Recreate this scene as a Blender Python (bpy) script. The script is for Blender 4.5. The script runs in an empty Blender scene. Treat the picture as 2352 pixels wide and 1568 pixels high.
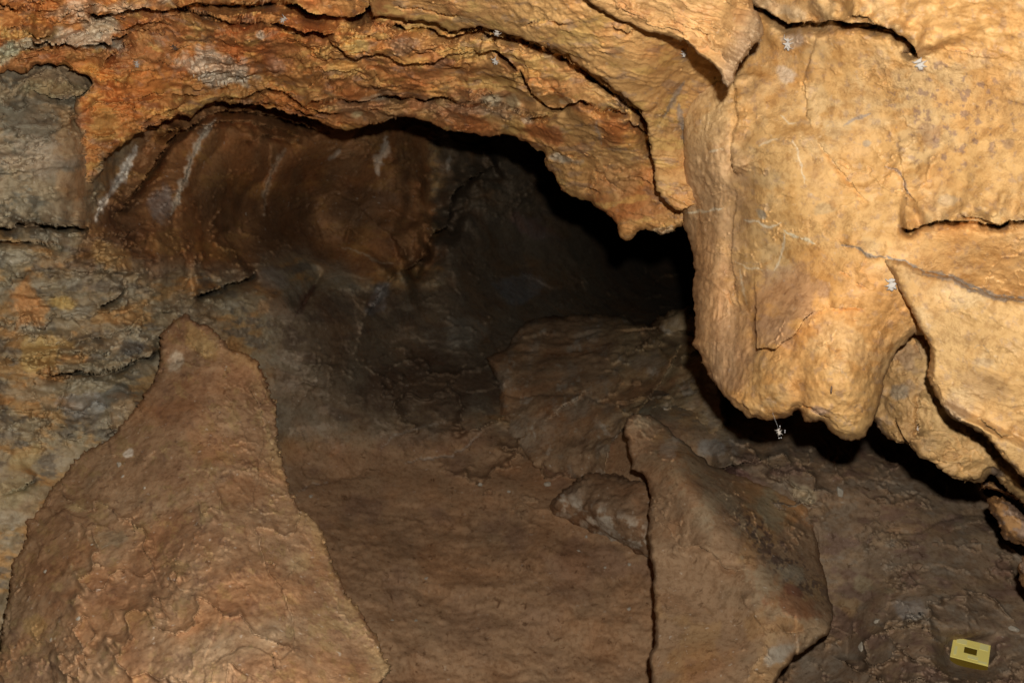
import bpy, bmesh, math, random
import numpy as np
from mathutils import Vector, Matrix

random.seed(7)
f4 = np.float32
SC = bpy.context.scene
COL = SC.collection

# ------------------------------------------------------------------ camera
W, H = 2352.0, 1568.0                       # pixel frame used for all measurements
HFOV = math.radians(60)
F = W / 2 / math.tan(HFOV / 2)
CAM = np.array([0.0, 0.0, 1.30])
PITCH = math.radians(12)
cd = bpy.data.cameras.new('camera')
cd.sensor_width = 36
cd.angle = HFOV
cd.clip_start = 0.02
cd.clip_end = 200
cam = bpy.data.objects.new('camera', cd)
COL.objects.link(cam)
cam.location = CAM
cam.rotation_euler = (math.pi / 2 - PITCH, 0, 0)
cd.dof.use_dof = True
cd.dof.focus_distance = 1.42
cd.dof.aperture_fstop = 8.0
SC.camera = cam
RX = np.array([1.0, 0.0, 0.0])
RY = np.array([0.0, math.sin(PITCH), math.cos(PITCH)])
RZ = np.array([0.0, math.cos(PITCH), -math.sin(PITCH)])    # viewing direction

# ------------------------------------------------------------------ world: no daylight reaches the cave
wd = bpy.data.worlds.new('World')
SC.world = wd
wd.use_nodes = True
bg = wd.node_tree.nodes['Background']
bg.inputs[0].default_value = (0.5, 0.42, 0.33, 1)
bg.inputs[1].default_value = 0.0006

# ------------------------------------------------------------------ light: the flash just above the lens
ld = bpy.data.lights.new('flash', 'POINT')
ld.energy = 96
ld.color = (1.0, 0.965, 0.90)
ld.shadow_soft_size = 0.011
fl = bpy.data.objects.new('flash', ld)
COL.objects.link(fl)
fl.location = CAM + 0.034 * RX + 0.085 * RY + 0.0 * RZ

SC.view_settings.view_transform = 'Standard'
SC.view_settings.look = 'None'
SC.view_settings.gamma = 1
SC.view_settings.exposure = 0
SC.view_settings.use_curve_mapping = False
SC.render.engine = 'CYCLES'
SC.cycles.max_bounces = 3
SC.cycles.diffuse_bounces = 2
SC.cycles.use_denoising = True

# ------------------------------------------------------------------ noise
_rng = np.random.RandomState(11)
_perm = _rng.permutation(256).astype(np.int32)
_perm = np.concatenate([_perm, _perm])
_g = _rng.normal(size=(256, 3)).astype(f4)
_g /= np.linalg.norm(_g, axis=1)[:, None]


def perlin(P, freq, seed=0):
    Q = P.astype(f4) * f4(freq) + f4(seed * 17.37 + 100.5)
    I = np.floor(Q).astype(np.int32)
    D = Q - I
    I &= 255
    S = D * D * D * (D * (D * 6 - 15) + 10)
    x, y, z = I[:, 0], I[:, 1], I[:, 2]
    dx, dy, dz = D[:, 0], D[:, 1], D[:, 2]
    px = (_perm[x], _perm[x + 1 & 255])

    def corner(a, b, c):
        h = _perm[(_perm[(px[a] + y + b) & 255] + z + c) & 255]
        g = _g[h]
        return g[:, 0] * (dx - a) + g[:, 1] * (dy - b) + g[:, 2] * (dz - c)
    sx, sy, sz = S[:, 0], S[:, 1], S[:, 2]
    out = []
    for c in (0, 1):
        r = []
        for b in (0, 1):
            n0 = corner(0, b, c)
            n1 = corner(1, b, c)
            r.append(n0 + sx * (n1 - n0))
        out.append(r[0] + sy * (r[1] - r[0]))
    return (out[0] + sz * (out[1] - out[0])) * f4(1.6)


def fbm(P, freq, octv=4, gain=0.5, seed=0, ridged=False):
    s = np.zeros(len(P), f4)
    a = 1.0
    for k in range(octv):
        n = perlin(P, freq * 2.03 ** k, seed + k * 3)
        if ridged:
            n = 0.5 - np.abs(n) * 1.5
        s += f4(a) * n
        a *= gain
    return s


def uv3(U, V, k=0.0):
    return np.stack([U, V, np.full_like(U, k)], 1)


# ------------------------------------------------------------------ pixel helpers
def unproject(U, V, Z):
    x = (U - W / 2) / F
    y = -(V - H / 2) / F
    return CAM + Z[:, None] * (x[:, None] * RX + y[:, None] * RY + RZ)


def poly_inside(U, V, poly):
    ins = np.zeros(U.shape, bool)
    n = len(poly)
    for i in range(n):
        x0, y0 = poly[i]
        x1, y1 = poly[(i + 1) % n]
        if y0 == y1:
            continue
        c = ((V < y0) != (V < y1)) & (U < (x1 - x0) * (V - y0) / (y1 - y0) + x0)
        ins ^= c
    return ins


def line_dist(U, V, pts, closed=False):
    """distance to a polyline, side sign (+1 on the protruding side), arc position"""
    n = len(pts)
    best = np.full(U.shape, 1e9, f4)
    sg = np.ones(U.shape, f4)
    arc = np.zeros(U.shape, f4)
    acc = 0.0
    for i in range(n if closed else n - 1):
        x0, y0 = pts[i]
        x1, y1 = pts[(i + 1) % n]
        dx, dy = x1 - x0, y1 - y0
        L2 = dx * dx + dy * dy
        if L2 == 0:
            continue
        L = math.sqrt(L2)
        rx, ry = U - f4(x0), V - f4(y0)
        t = np.clip((rx * f4(dx) + ry * f4(dy)) / f4(L2), 0, 1)
        d = (rx - t * f4(dx)) ** 2 + (ry - t * f4(dy)) ** 2
        m = d < best
        best = np.where(m, d, best)
        if not closed:
            sg = np.where(m, np.where(dx * ry - dy * rx < 0, 1, -1), sg)
            arc = np.where(m, acc + t * L, arc)
        acc += L
    return np.sqrt(best), sg, arc, acc


def sdf(U, V, poly):
    d = line_dist(U, V, poly, True)[0]
    return np.where(poly_inside(U, V, poly), d, -d)


class Depth:
    """smooth distance field through measured points (u, v, metres along the view axis)"""
    def __init__(self, pts, c=110.0):
        p = np.array(pts, float)
        self.xy = p[:, :2]
        self.c = c
        A = self.k(self.xy[:, 0], self.xy[:, 1])
        n = len(p)
        M = np.zeros((n + 1, n + 1))
        M[:n, :n] = A + np.eye(n) * 8.0
        M[:n, n] = 1
        M[n, :n] = 1
        self.w = np.linalg.solve(M, np.append(np.log(p[:, 2]), 0))

    def k(self, U, V):
        return -np.sqrt((U[:, None] - self.xy[None, :, 0]) ** 2 + (V[:, None] - self.xy[None, :, 1]) ** 2 + self.c ** 2)

    def __call__(self, U, V):
        out = np.empty(len(U))
        for i in range(0, len(U), 60000):
            s = slice(i, i + 60000)
            out[s] = self.k(U[s], V[s]) @ self.w[:-1]
        return np.exp(np.clip(out + self.w[-1], -1, 3))


def far(pts):
    return [(u, v, 0.955 * z * (max(z, 1.8) / 1.8) ** -0.28) for u, v, z in pts]


def axis(lo, hi, size, s):
    """even spacing in view, growing spacing beyond the frame"""
    mid = list(np.arange(max(lo, -14), min(hi, size + 14) + s, s))
    a, x, st = [], mid[0], s
    while x > lo:
        st = min(st * 1.12, 8)
        x -= st
        a.append(x)
    b, x, st = [], mid[-1], s
    while x < hi:
        st = min(st * 1.12, 8)
        x += st
        b.append(x)
    return np.array(a[::-1] + mid + b, f4)


def sm(x, a, b):
    t = np.clip((x - a) / (b - a), 0, 1)
    return t * t * (3 - 2 * t)


def mix(a, b, t):
    return a + (np.asarray(b, f4) - a) * t[:, None]


class Shape:
    pass


SURF = []          # finished surfaces, to set small things on


def ledges(G, lines):
    """bedding edges: the upper / right side stands proud, the other side is cut back"""
    dz = np.zeros(len(G.U), f4)
    for ln in lines:
        pts, h, g = ln[0], ln[1], ln[2]
        wu = ln[3] if len(ln) > 3 else 45.0
        wd_ = ln[4] if len(ln) > 4 else 9.0
        a = np.array(pts)
        R = max(wu * 3.5, 30)
        m = np.nonzero((G.U > a[:, 0].min() - R) & (G.U < a[:, 0].max() + R) & (G.V > a[:, 1].min() - R) & (G.V < a[:, 1].max() + R))[0]
        if not len(m):
            continue
        d, sg, arc, L = line_dist(G.Uw[m], G.Vw[m], pts)
        e = np.minimum(arc, L - arc)
        dm = perlin(uv3(G.U[m], G.V[m], 3.3 + len(pts)), 1 / 37.0, 5)
        inx = a[:, 0].min() > 2 or a[:, 0].max() < W - 2
        tp = sm(e, 0, 26) if inx else np.where(arc < L / 2, sm(arc, 0, 26) if a[0, 0] > 2 else 1.0, sm(L - arc, 0, 26) if a[-1, 0] < W - 2 else 1.0)
        tp = tp * np.clip(0.85 + 0.55 * dm, 0.25, 1.4)
        up = -h * np.exp(-d / wu) * (sg > 0)
        dn = g * np.exp(-(d / wd_) ** 1.4) * (sg < 0)
        dz[m] += (tp * (up + dn)).astype(f4)
    return dz


def flakes(G, coord, spacing, amp, seed, warp=0.6, thr=-0.25, wfreq=1 / 60.0):
    """thin broken laminae: saw-tooth along the bedding coordinate, fading in and out"""
    q = uv3(G.U, G.V * 1.6, 1.0 + seed)
    c = coord / spacing + warp * fbm(q, wfreq, 4, 0.55, seed)
    band = np.floor(c)
    t = c - band
    hsh = np.sin(band * 12.9898 + seed * 78.2) * 43758.5453
    hsh = hsh - np.floor(hsh)
    a = sm(perlin(uv3(G.U + hsh * 900, G.V * 2.2 + hsh * 500, seed), 1 / 130.0, seed + 2), thr, thr + 0.45)
    return -(amp * a * (0.4 + 0.6 * hsh) * (1 - t)).astype(f4)


def breaks(G, size, h, seed, sx=1.0, width=0.10, thr=0.0, ang=0.0):
    """wandering broken edges: one side stands proud and dies away, only in patches"""
    ca, sa = math.cos(ang), math.sin(ang)
    X, Y = (G.U * ca + G.V * sa) / (size * sx), (-G.U * sa + G.V * ca) / size
    q = uv3(X, Y, seed * 2.3)
    n = fbm(q, 1.0, 4, 0.5, seed + 200)
    p = sm(perlin(uv3(X, Y, seed + 5.5), 0.45, seed + 210), thr, thr + 0.35)
    return -(h * p * np.where(n > 0, np.exp(-n / width), 0)).astype(f4)


def facets(U, V, size, amp, seed, sx=1.0, k=0.35):
    """angular fracture faces: upper envelope of randomly tilted planes"""
    x, y = U / (size * sx), V / size
    q = uv3(x, y, seed * 1.7)
    x = x + 0.35 * fbm(q, 0.9, 3, 0.5, seed + 5)
    y = y + 0.35 * fbm(q, 0.9, 3, 0.5, seed + 8)
    xi, yi = np.floor(x).astype(np.int64), np.floor(y).astype(np.int64)
    best = np.full(len(U), -1e9, f4)

    def hs(i, j, n):
        v = np.sin(i * 127.1 + j * 311.7 + n * 74.7 + seed * 13.1) * 43758.5453
        return (v - np.floor(v)).astype(f4)
    for di in (-1, 0, 1):
        for dj in (-1, 0, 1):
            i, j = xi + di, yi + dj
            dx = x - (i + 0.2 + 0.6 * hs(i, j, 1))
            dy = y - (j + 0.2 + 0.6 * hs(i, j, 2))
            h = 0.7 * hs(i, j, 3) + 0.8 * (hs(i, j, 4) - 0.5) * dx + 0.8 * (hs(i, j, 5) - 0.5) * dy - k * (dx * dx + dy * dy)
            best = np.maximum(best, h)
    return -(amp * best).astype(f4)


def relief(poly, depth, s=2.2, R=22.0, T=0.06, jit=5.0, jf=1 / 22.0, lines=(), shape=None, rough=0.02, fine=0.004,
           skirt=0.35, cut=None, seed=0, oct_fine=4, rough_f=3.2, fine_f=22.0, offs=0.0, rw=None):
    a = np.array(poly, float)
    xs = axis(a[:, 0].min() - 6, a[:, 0].max() + 6, W, s)
    ys = axis(a[:, 1].min() - 6, a[:, 1].max() + 6, H, s)
    nx, ny = len(xs), len(ys)
    U = np.repeat(xs[None, :], ny, 0).ravel()
    V = np.repeat(ys[:, None], nx, 1).ravel()
    q = uv3(U, V, 0.7 + seed)
    ju = jit * fbm(q, jf, 3, 0.55, seed + 40)
    jv = jit * fbm(q, jf, 3, 0.55, seed + 60)
    Uw, Vw = U + ju, V + jv
    sd = sdf(Uw, Vw, poly).astype(f4)
    ins = sd > 0
    if cut is not None:
        ins &= ~cut(U, V)
    I2 = ins.reshape(ny, nx)
    cell = I2[:-1, :-1] | I2[1:, :-1] | I2[:-1, 1:] | I2[1:, 1:]
    # snap vertices just outside onto the outline
    S2 = sd.reshape(ny, nx)
    gy, gx = np.gradient(S2, ys, xs)
    gl = np.maximum(np.sqrt(gx ** 2 + gy ** 2), 0.3)
    gx = (gx / gl).ravel()
    gy = (gy / gl).ravel()
    used2 = np.zeros((ny, nx), bool)
    used2[:-1, :-1] |= cell
    used2[1:, :-1] |= cell
    used2[:-1, 1:] |= cell
    used2[1:, 1:] |= cell
    out = used2.ravel() & (sd < 0)
    mv = np.clip(-sd, 0, s * 1.3)
    U = np.where(out, U + gx * mv, U)
    V = np.where(out, V + gy * mv, V)
    sd = np.maximum(sd, 0)
    used = np.nonzero(used2.ravel())[0]
    idx = np.full(nx * ny, -1, np.int64)
    idx[used] = np.arange(len(used))
    G = Shape()
    G.U, G.V, G.Uw, G.Vw, G.sd = U[used].astype(f4), V[used].astype(f4), Uw[used].astype(f4), Vw[used].astype(f4), sd[used]
    Z = depth(G.U, G.V).astype(f4) + offs
    G.Z0 = Z.copy()
    k = 1 - np.clip(G.sd / R, 0, 1)
    Z = Z + T * (1 - np.sqrt(np.maximum(1 - k * k, 0)))
    Zs = Z.copy()
    if lines:
        Z = Z + ledges(G, lines)
    if shape is not None:
        Z = Z + shape(G)
    P = unproject(G.U, G.V, Z).astype(f4)

    def normals(P):
        full = np.zeros((nx * ny, 3), f4)
        full[used] = P
        vi, vj = used // nx, used % nx
        um = used2

        def nb(di, dj):
            i = np.clip(vi + di, 0, ny - 1)
            j = np.clip(vj + dj, 0, nx - 1)
            ok = um[i, j]
            return np.where(ok, i * nx + j, used)
        st = 2
        tx = full[nb(0, st)] - full[nb(0, -st)]
        ty = full[nb(st, 0)] - full[nb(-st, 0)]
        N = np.cross(tx, ty)
        l = np.linalg.norm(N, axis=1)
        N = np.where(l[:, None] > 1e-12, N / np.maximum(l, 1e-12)[:, None], -RZ)
        tow = CAM - P
        N *= np.where((N * tow).sum(1) < 0, -1, 1)[:, None]
        return N.astype(f4)
    # displacement in space, along a softened normal
    if rough or fine:
        N = normals(unproject(G.U, G.V, Zs).astype(f4))
        tow = (CAM - P)
        tow /= np.linalg.norm(tow, axis=1)[:, None]
        N = N * 0.6 + tow * 0.5
        patch = 0.25 + 1.3 * sm(perlin(P, 4.5, seed + 77), -0.15, 0.45)
        dsp = rough * fbm(P, rough_f, 4, 0.5, seed + 1) + fine * patch * fbm(P, fine_f, oct_fine, 0.6, seed + 9)
        if rw is not None:
            dsp = dsp * rw(G)
        P = P + N * dsp[:, None]
    G.P = P
    G.N = normals(P)
    ci, cj = np.nonzero(cell)
    b = ci * nx + cj
    G.quads = idx[np.stack([b, b + nx, b + nx + 1, b + 1], 1)]
    G.cu = U[b]
    G.cv = V[b]
    # rim edges, swept back along the view into the rock
    pc = np.zeros((ny + 1, nx + 1), bool)
    pc[1:ny, 1:nx] = cell
    E = []
    h_up, h_dn = pc[:-1, 1:], pc[1:, 1:]
    i, j = np.nonzero(h_up[:, :-1] != h_dn[:, :-1])
    fl_ = h_dn[i, j]
    a0 = i * nx + j
    E.append(np.where(fl_[:, None], np.stack([a0 + 1, a0], 1), np.stack([a0, a0 + 1], 1)))
    v_l, v_r = pc[1:, :-1], pc[1:, 1:]
    i, j = np.nonzero(v_l[:-1, :] != v_r[:-1, :])
    fl_ = v_r[i, j]
    a0 = i * nx + j
    E.append(np.where(fl_[:, None], np.stack([a0, a0 + nx], 1), np.stack([a0 + nx, a0], 1)))
    E = idx[np.concatenate(E)]
    E = E[(E >= 0).all(1)]
    G.rim = E
    G.skirt = skirt
    G.gx, G.gy = gx[used], gy[used]
    return G


def build(name, G, colour, mat, parent=None, parts=()):
    """link the surface; cells inside a part's outline become that part's own mesh"""
    col = colour(G).astype(f4)
    nv = len(G.P)
    rv = np.unique(G.rim)
    rays = G.P[rv] - CAM
    rays /= np.linalg.norm(rays, axis=1)[:, None]
    inw = (G.gx[rv, None] * RX - G.gy[rv, None] * RY)
    inw = np.where(np.isfinite(inw), inw, 0)
    remap = np.full(nv, -1)
    remap[rv] = np.arange(len(rv))
    r0, r1 = remap[G.rim[:, 0]], remap[G.rim[:, 1]]
    for _ in range(14):
        acc = inw.copy()
        np.add.at(acc, r0, inw[r1])
        np.add.at(acc, r1, inw[r0])
        inw = acc / np.maximum(np.linalg.norm(acc, axis=1), 1e-6)[:, None]
    M, nr = 12, len(rv)
    rings, sq = [], []
    for k in range(1, M + 1):                      # side faces, roughened like the rest of the rock
        t = k / M
        Q = G.P[rv] + rays * (G.skirt * t ** 1.3)
        Q = Q + inw * (0.03 * G.skirt * t) + (inw + 0.5 * rays) * ((0.06 * G.skirt * min(1, 3 * t)) * np.clip(0.35 + fbm(Q.astype(f4), 9.0, 3, 0.55, 91), 0, 2))[:, None]
        rings.append(Q)
        b0 = nv + (k - 1) * nr
        p0, p1 = (G.rim[:, 0], G.rim[:, 1]) if k == 1 else (b0 - nr + r0, b0 - nr + r1)
        sq.append(np.stack([p0, p1, b0 + r1, b0 + r0], 1)[:, ::-1])
    sq = np.concatenate(sq)
    P = np.concatenate([G.P] + rings)
    C = np.concatenate([col] + [col[rv]] * M)
    own = np.full(len(G.quads), -1)
    for k, (pn, ppoly, lab) in enumerate(parts):
        m = poly_inside(G.cu, G.cv, ppoly) & (own < 0)
        own[m] = k
    objs = []
    for k in range(-1, len(parts)):
        q = G.quads[own == k]
        if k == -1:
            q = np.concatenate([q, sq])
        if not len(q):
            continue
        ids = np.unique(q)
        rm = np.full(len(P), -1)
        rm[ids] = np.arange(len(ids))
        me = bpy.data.meshes.new(name if k < 0 else parts[k][0])
        pv = P[ids]
        f = rm[q].astype(np.int32)
        me.vertices.add(len(pv))
        me.vertices.foreach_set('co', pv.astype(f4).ravel())
        me.loops.add(f.size)
        me.loops.foreach_set('vertex_index', f.ravel())
        me.polygons.add(len(f))
        me.polygons.foreach_set('loop_start', np.arange(0, f.size, 4, dtype=np.int32))
        me.polygons.foreach_set('use_smooth', np.ones(len(f), bool))
        at = me.color_attributes.new('zone', 'FLOAT_COLOR', 'POINT')
        at.data.foreach_set('color', np.concatenate([C[ids], np.ones((len(ids), 1), f4)], 1).astype(f4).ravel())
        me.update(calc_edges=True)
        me.validate()
        me.materials.append(mat)
        o = bpy.data.objects.new(name if k < 0 else parts[k][0], me)
        COL.objects.link(o)
        if k < 0:
            o.parent = parent
            top = o
        else:
            o.parent = top
            if parts[k][2]:
                o['label'] = parts[k][2]
        objs.append(o)
    G.obj = top
    SURF.append(G)
    return top


def tag(o, label, cat, group=None):
    o['label'] = label
    o['category'] = cat
    if group:
        o['group'] = group
    return o


# ------------------------------------------------------------------ materials
def rock_material(name, grain=1.0, mott=1.0, speck=0.25, rough=0.62, spec=0.35, bump=0.5, aniso=1.0, tint_a=(1.12, 0.86, 0.66), tint_b=(0.92, 0.98, 1.02), white=0.15):
    m = bpy.data.materials.new(name)
    m.use_nodes = True
    nt = m.node_tree
    N, L = nt.nodes, nt.links
    bs = N['Principled BSDF']
    tc = N.new('ShaderNodeTexCoord')
    at = N.new('ShaderNodeAttribute')
    at.attribute_name = 'zone'

    def noise(scale, detail=4, rgh=0.6, dist=0.0, off=0.0, az=1.0):
        mp = N.new('ShaderNodeMapping')
        mp.inputs['Location'].default_value = (off, off * 0.7, off * 1.3)
        mp.inputs['Scale'].default_value = (1, 1, az)
        L.new(tc.outputs['Object'], mp.inputs[0])
        n = N.new('ShaderNodeTexNoise')
        n.inputs['Scale'].default_value = scale
        n.inputs['Detail'].default_value = detail
        n.inputs['Roughness'].default_value = rgh
        n.inputs['Distortion'].default_value = dist
        L.new(mp.outputs[0], n.inputs['Vector'])
        return n.outputs['Fac']

    def ramp(x, a, b, lo=0.0, hi=1.0):
        r = N.new('ShaderNodeMapRange')
        r.inputs[1].default_value = a
        r.inputs[2].default_value = b
        r.inputs[3].default_value = lo
        r.inputs[4].default_value = hi
        r.interpolation_type = 'SMOOTHSTEP'
        L.new(x, r.inputs[0])
        return r.outputs[0]

    def mult(c, fac, colr):
        x = N.new('ShaderNodeMix')
        x.data_type = 'RGBA'
        x.blend_type = 'MULTIPLY'
        L.new(fac, x.inputs['Factor'])
        L.new(c, x.inputs['A'])
        x.inputs['B'].default_value = (*colr, 1)
        return x.outputs['Result']

    def blend(c, fac, colr):
        x = N.new('ShaderNodeMix')
        x.data_type = 'RGBA'
        L.new(fac, x.inputs['Factor'])
        L.new(c, x.inputs['A'])
        x.inputs['B'].default_value = (*colr, 1)
        return x.outputs['Result']
    c = at.outputs['Color']
    c = mult(c, ramp(noise(5, 5, 0.62, 0.6, 3.1), 0.42, 0.68, 0, mott), tint_a)
    c = mult(c, ramp(noise(8, 4, 0.62, 0.4, 9.7), 0.48, 0.72, 0, mott), tint_b)
    c = mult(c, ramp(noise(16, 5, 0.68, 0.8, 5.2), 0.46, 0.72, 0, 0.75 * mott), (0.62, 0.58, 0.55))
    c = mult(c, ramp(noise(80, 5, 0.72, 0.3, 1.2), 0.42, 0.66, 0, 0.8), (0.64, 0.58, 0.52))
    c = mult(c, ramp(noise(38, 5, 0.7, 0.5, 12.4), 0.60, 0.68, 0, speck), (0.40, 0.33, 0.28))
    c = blend(c, ramp(noise(95, 2, 0.6, 0.0, 21.0), 0.66, 0.76, 0, white), (0.72, 0.66, 0.56))
    L.new(c, bs.inputs['Base Color'])
    L.new(ramp(noise(24, 2, 0.6, 0, 2.0), 0.3, 0.7, rough - 0.14, rough + 0.14), bs.inputs['Roughness'])
    bs.inputs['Specular IOR Level'].default_value = spec
    prev = None
    pat = ramp(noise(6, 3, 0.6, 0.5, 31.0), 0.38, 0.66, 0.22, 1.0)
    for sc_, dist, st in ((70, 0.0022, 0.4 * bump), (360 * grain, 0.0034, 1.0 * bump)):
        b = N.new('ShaderNodeBump')
        mu = N.new('ShaderNodeMath')
        mu.operation = 'MULTIPLY'
        mu.inputs[1].default_value = min(st, 1)
        L.new(pat, mu.inputs[0])
        L.new(mu.outputs[0], b.inputs['Strength'])
        b.inputs['Distance'].default_value = dist
        L.new(noise(sc_, 4, 0.68, 0.3, sc_ * 0.1, aniso), b.inputs['Height'])
        if prev:
            L.new(prev, b.inputs['Normal'])
        prev = b.outputs[0]
    L.new(prev, bs.inputs['Normal'])
    return m


M_WALL = rock_material('ochre_crusted_rock', aniso=1.25, speck=0.5, bump=0.75, mott=0.75, tint_a=(1.06, 0.90, 0.74), tint_b=(0.95, 0.96, 0.98))
M_CEIL = rock_material('orange_flaky_rock', aniso=2.2, tint_a=(1.1, 0.84, 0.66), speck=0.3, bump=0.55, mott=1.0, spec=0.25, rough=0.66)
M_GREY = rock_material('grey_green_rock', speck=0.35, bump=0.55, mott=0.9, tint_a=(1.1, 0.9, 0.75), spec=0.25, rough=0.68, white=0.35)
M_FLOOR = rock_material('brown_clay_floor', speck=0.85, bump=0.35, mott=0.8, tint_a=(1.04, 0.92, 0.82), white=0.2, spec=0.15, rough=0.8)
M_SLAB = rock_material('tan_boulder_rock', speck=0.7, bump=0.5, mott=1.0, tint_a=(1.06, 0.90, 0.78), white=0.35, spec=0.15, rough=0.8)


def simple(name, colr, rough=0.6, spec=0.4, bump_s=None, var=0.25):
    m = bpy.data.materials.new(name)
    m.use_nodes = True
    nt = m.node_tree
    bs = nt.nodes['Principled BSDF']
    tc = nt.nodes.new('ShaderNodeTexCoord')
    n = nt.nodes.new('ShaderNodeTexNoise')
    n.inputs['Scale'].default_value = bump_s or 300
    n.inputs['Detail'].default_value = 5
    nt.links.new(tc.outputs['Object'], n.inputs['Vector'])
    x = nt.nodes.new('ShaderNodeMix')
    x.data_type = 'RGBA'
    nt.links.new(n.outputs['Fac'], x.inputs['Factor'])
    x.inputs['A'].default_value = (*[c * (1 - var) for c in colr], 1)
    x.inputs['B'].default_value = (*[min(1, c * (1 + var)) for c in colr], 1)
    nt.links.new(x.outputs['Result'], bs.inputs['Base Color'])
    bs.inputs['Roughness'].default_value = rough
    bs.inputs['Specular IOR Level'].default_value = spec
    if bump_s:
        b = nt.nodes.new('ShaderNodeBump')
        b.inputs['Strength'].default_value = 0.6
        b.inputs['Distance'].default_value = 0.001
        nt.links.new(n.outputs['Fac'], b.inputs['Height'])
        nt.links.new(b.outputs[0], bs.inputs['Normal'])
    return m


# ------------------------------------------------------------------ colour zones (mineral stains and some painted shade)
def blobs(G, c, items, seed):
    """soft-edged patches of mineral colour and painted shade: (u, v, ru, rv, rot_deg, colour, weight)"""
    q = uv3(G.U, G.V, 9.0 + seed)
    n1 = fbm(q, 1 / 55.0, 4, 0.6, seed + 70)
    for (u, v, ru, rv, rot, colr, w) in items:
        m = np.nonzero((np.abs(G.U - u) < 2 * max(ru, rv)) & (np.abs(G.V - v) < 2 * max(ru, rv)))[0]
        if not len(m):
            continue
        a = math.radians(rot)
        x = (G.U[m] - u) * math.cos(a) + (G.V[m] - v) * math.sin(a)
        y = -(G.U[m] - u) * math.sin(a) + (G.V[m] - v) * math.cos(a)
        d = np.sqrt((x / ru) ** 2 + (y / rv) ** 2) + 0.55 * n1[m]
        t = w * (1 - sm(d, 0.55, 1.05))
        c[m] = mix(c[m], colr, t)
    return c


def streaks(G, c, items, seed):
    """mineral veins: (polyline, half width px, colour, weight)"""
    q = uv3(G.U, G.V, 4.0 + seed)
    n1 = fbm(q, 1 / 18.0, 3, 0.6, seed + 90)
    for (pts, wpx, colr, w) in items:
        a = np.array(pts)
        R = wpx * 4 + 8
        m = np.nonzero((G.U > a[:, 0].min() - R) & (G.U < a[:, 0].max() + R) & (G.V > a[:, 1].min() - R) & (G.V < a[:, 1].max() + R))[0]
        if not len(m):
            continue
        d, _, arc, L = line_dist(G.Uw[m], G.Vw[m], pts)
        e = np.minimum(arc, L - arc)
        wv = wpx * (0.35 + 0.65 * sm(e, 0, L * 0.25)) * (1 + 0.9 * n1[m])
        t = w * (1 - sm(d / np.maximum(wv, 0.4), 0.4, 1.3))
        c[m] = mix(c[m], colr, t)
    return c


def base(G, colr):
    return np.repeat(np.array([colr], f4), len(G.U), 0)

# ================================================================== THE PLACE
# ---- outlines and bedding edges read off the photograph (frame 2352 x 1568)
LIP = [(-420, 215), (0, 167), (20, 156), (44, 170), (65, 167), (88, 156), (116, 156), (146, 163), (177, 180), (205, 190), (172, 230),
       (178, 300), (176, 360), (180, 400), (178, 430), (174, 452), (204, 428), (221, 403), (235, 383), (236, 360), (258, 345),
       (279, 328), (299, 318), (323, 305), (340, 294), (374, 281), (394, 283), (415, 274), (440, 272), (459, 254), (476, 240), (510, 233),
       (530, 240), (578, 241), (612, 250), (663, 257), (714, 268), (750, 283), (795, 301), (830, 290), (850, 277), (880, 281), (920, 274),
       (960, 277), (990, 287), (1020, 301), (1060, 304), (1105, 310), (1150, 313), (1180, 321), (1210, 336), (1240, 348), (1252, 358),
       (1248, 372), (1262, 393), (1278, 413), (1290, 438), (1320, 448), (1345, 456), (1370, 476), (1395, 491), (1408, 498), (1420, 511),
       (1427, 541), (1440, 547), (1452, 541), (1460, 531), (1480, 526), (1500, 531), (1515, 546), (1535, 541), (1555, 529), (1568, 521)]
PEND = [(1566, 521), (1576, 545), (1590, 579), (1597, 623), (1592, 667), (1597, 732), (1598, 772), (1588, 789), (1604, 813), (1614, 837),
        (1621, 861), (1631, 881), (1651, 902), (1668, 919), (1692, 936), (1719, 957), (1739, 958), (1760, 966), (1787, 964), (1814, 958),
        (1833, 942), (1845, 966), (1862, 971), (1886, 966), (1906, 987), (1920, 1000), (1932, 1008), (1952, 1011), (1974, 1008), (1988, 997),
        (1998, 976), (2008, 953), (2015, 929), (2021, 902), (2030, 868), (2042, 837), (2059, 810), (2079, 786), (2097, 766)]
PLATE_EDGE = [(2035, 597), (2049, 626), (2066, 664), (2086, 701), (2103, 732), (2120, 766), (2134, 793), (2137, 820), (2132, 851), (2134, 878),
              (2151, 912), (2168, 943), (2192, 966), (2222, 983), (2256, 1000), (2284, 1032), (2304, 1056), (2324, 1074), (2352, 1096), (2480, 1190)]
VEIN = [(2035, 597), (2076, 603), (2100, 617), (2120, 627), (2151, 634), (2185, 638), (2219, 655), (2253, 668), (2287, 682), (2352, 689), (2480, 700)]
STRIP_LOW = [(2001, 963), (2015, 983), (2032, 1004), (2056, 1021), (2079, 1026), (2088, 1014), (2100, 1034), (2113, 1051), (2134, 1055), (2147, 1067),
             (2168, 1086), (2191, 1103), (2202, 1107), (2236, 1109), (2256, 1105), (2266, 1093), (2273, 1083), (2290, 1089), (2317, 1120), (2352, 1146), (2480, 1260)]

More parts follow.
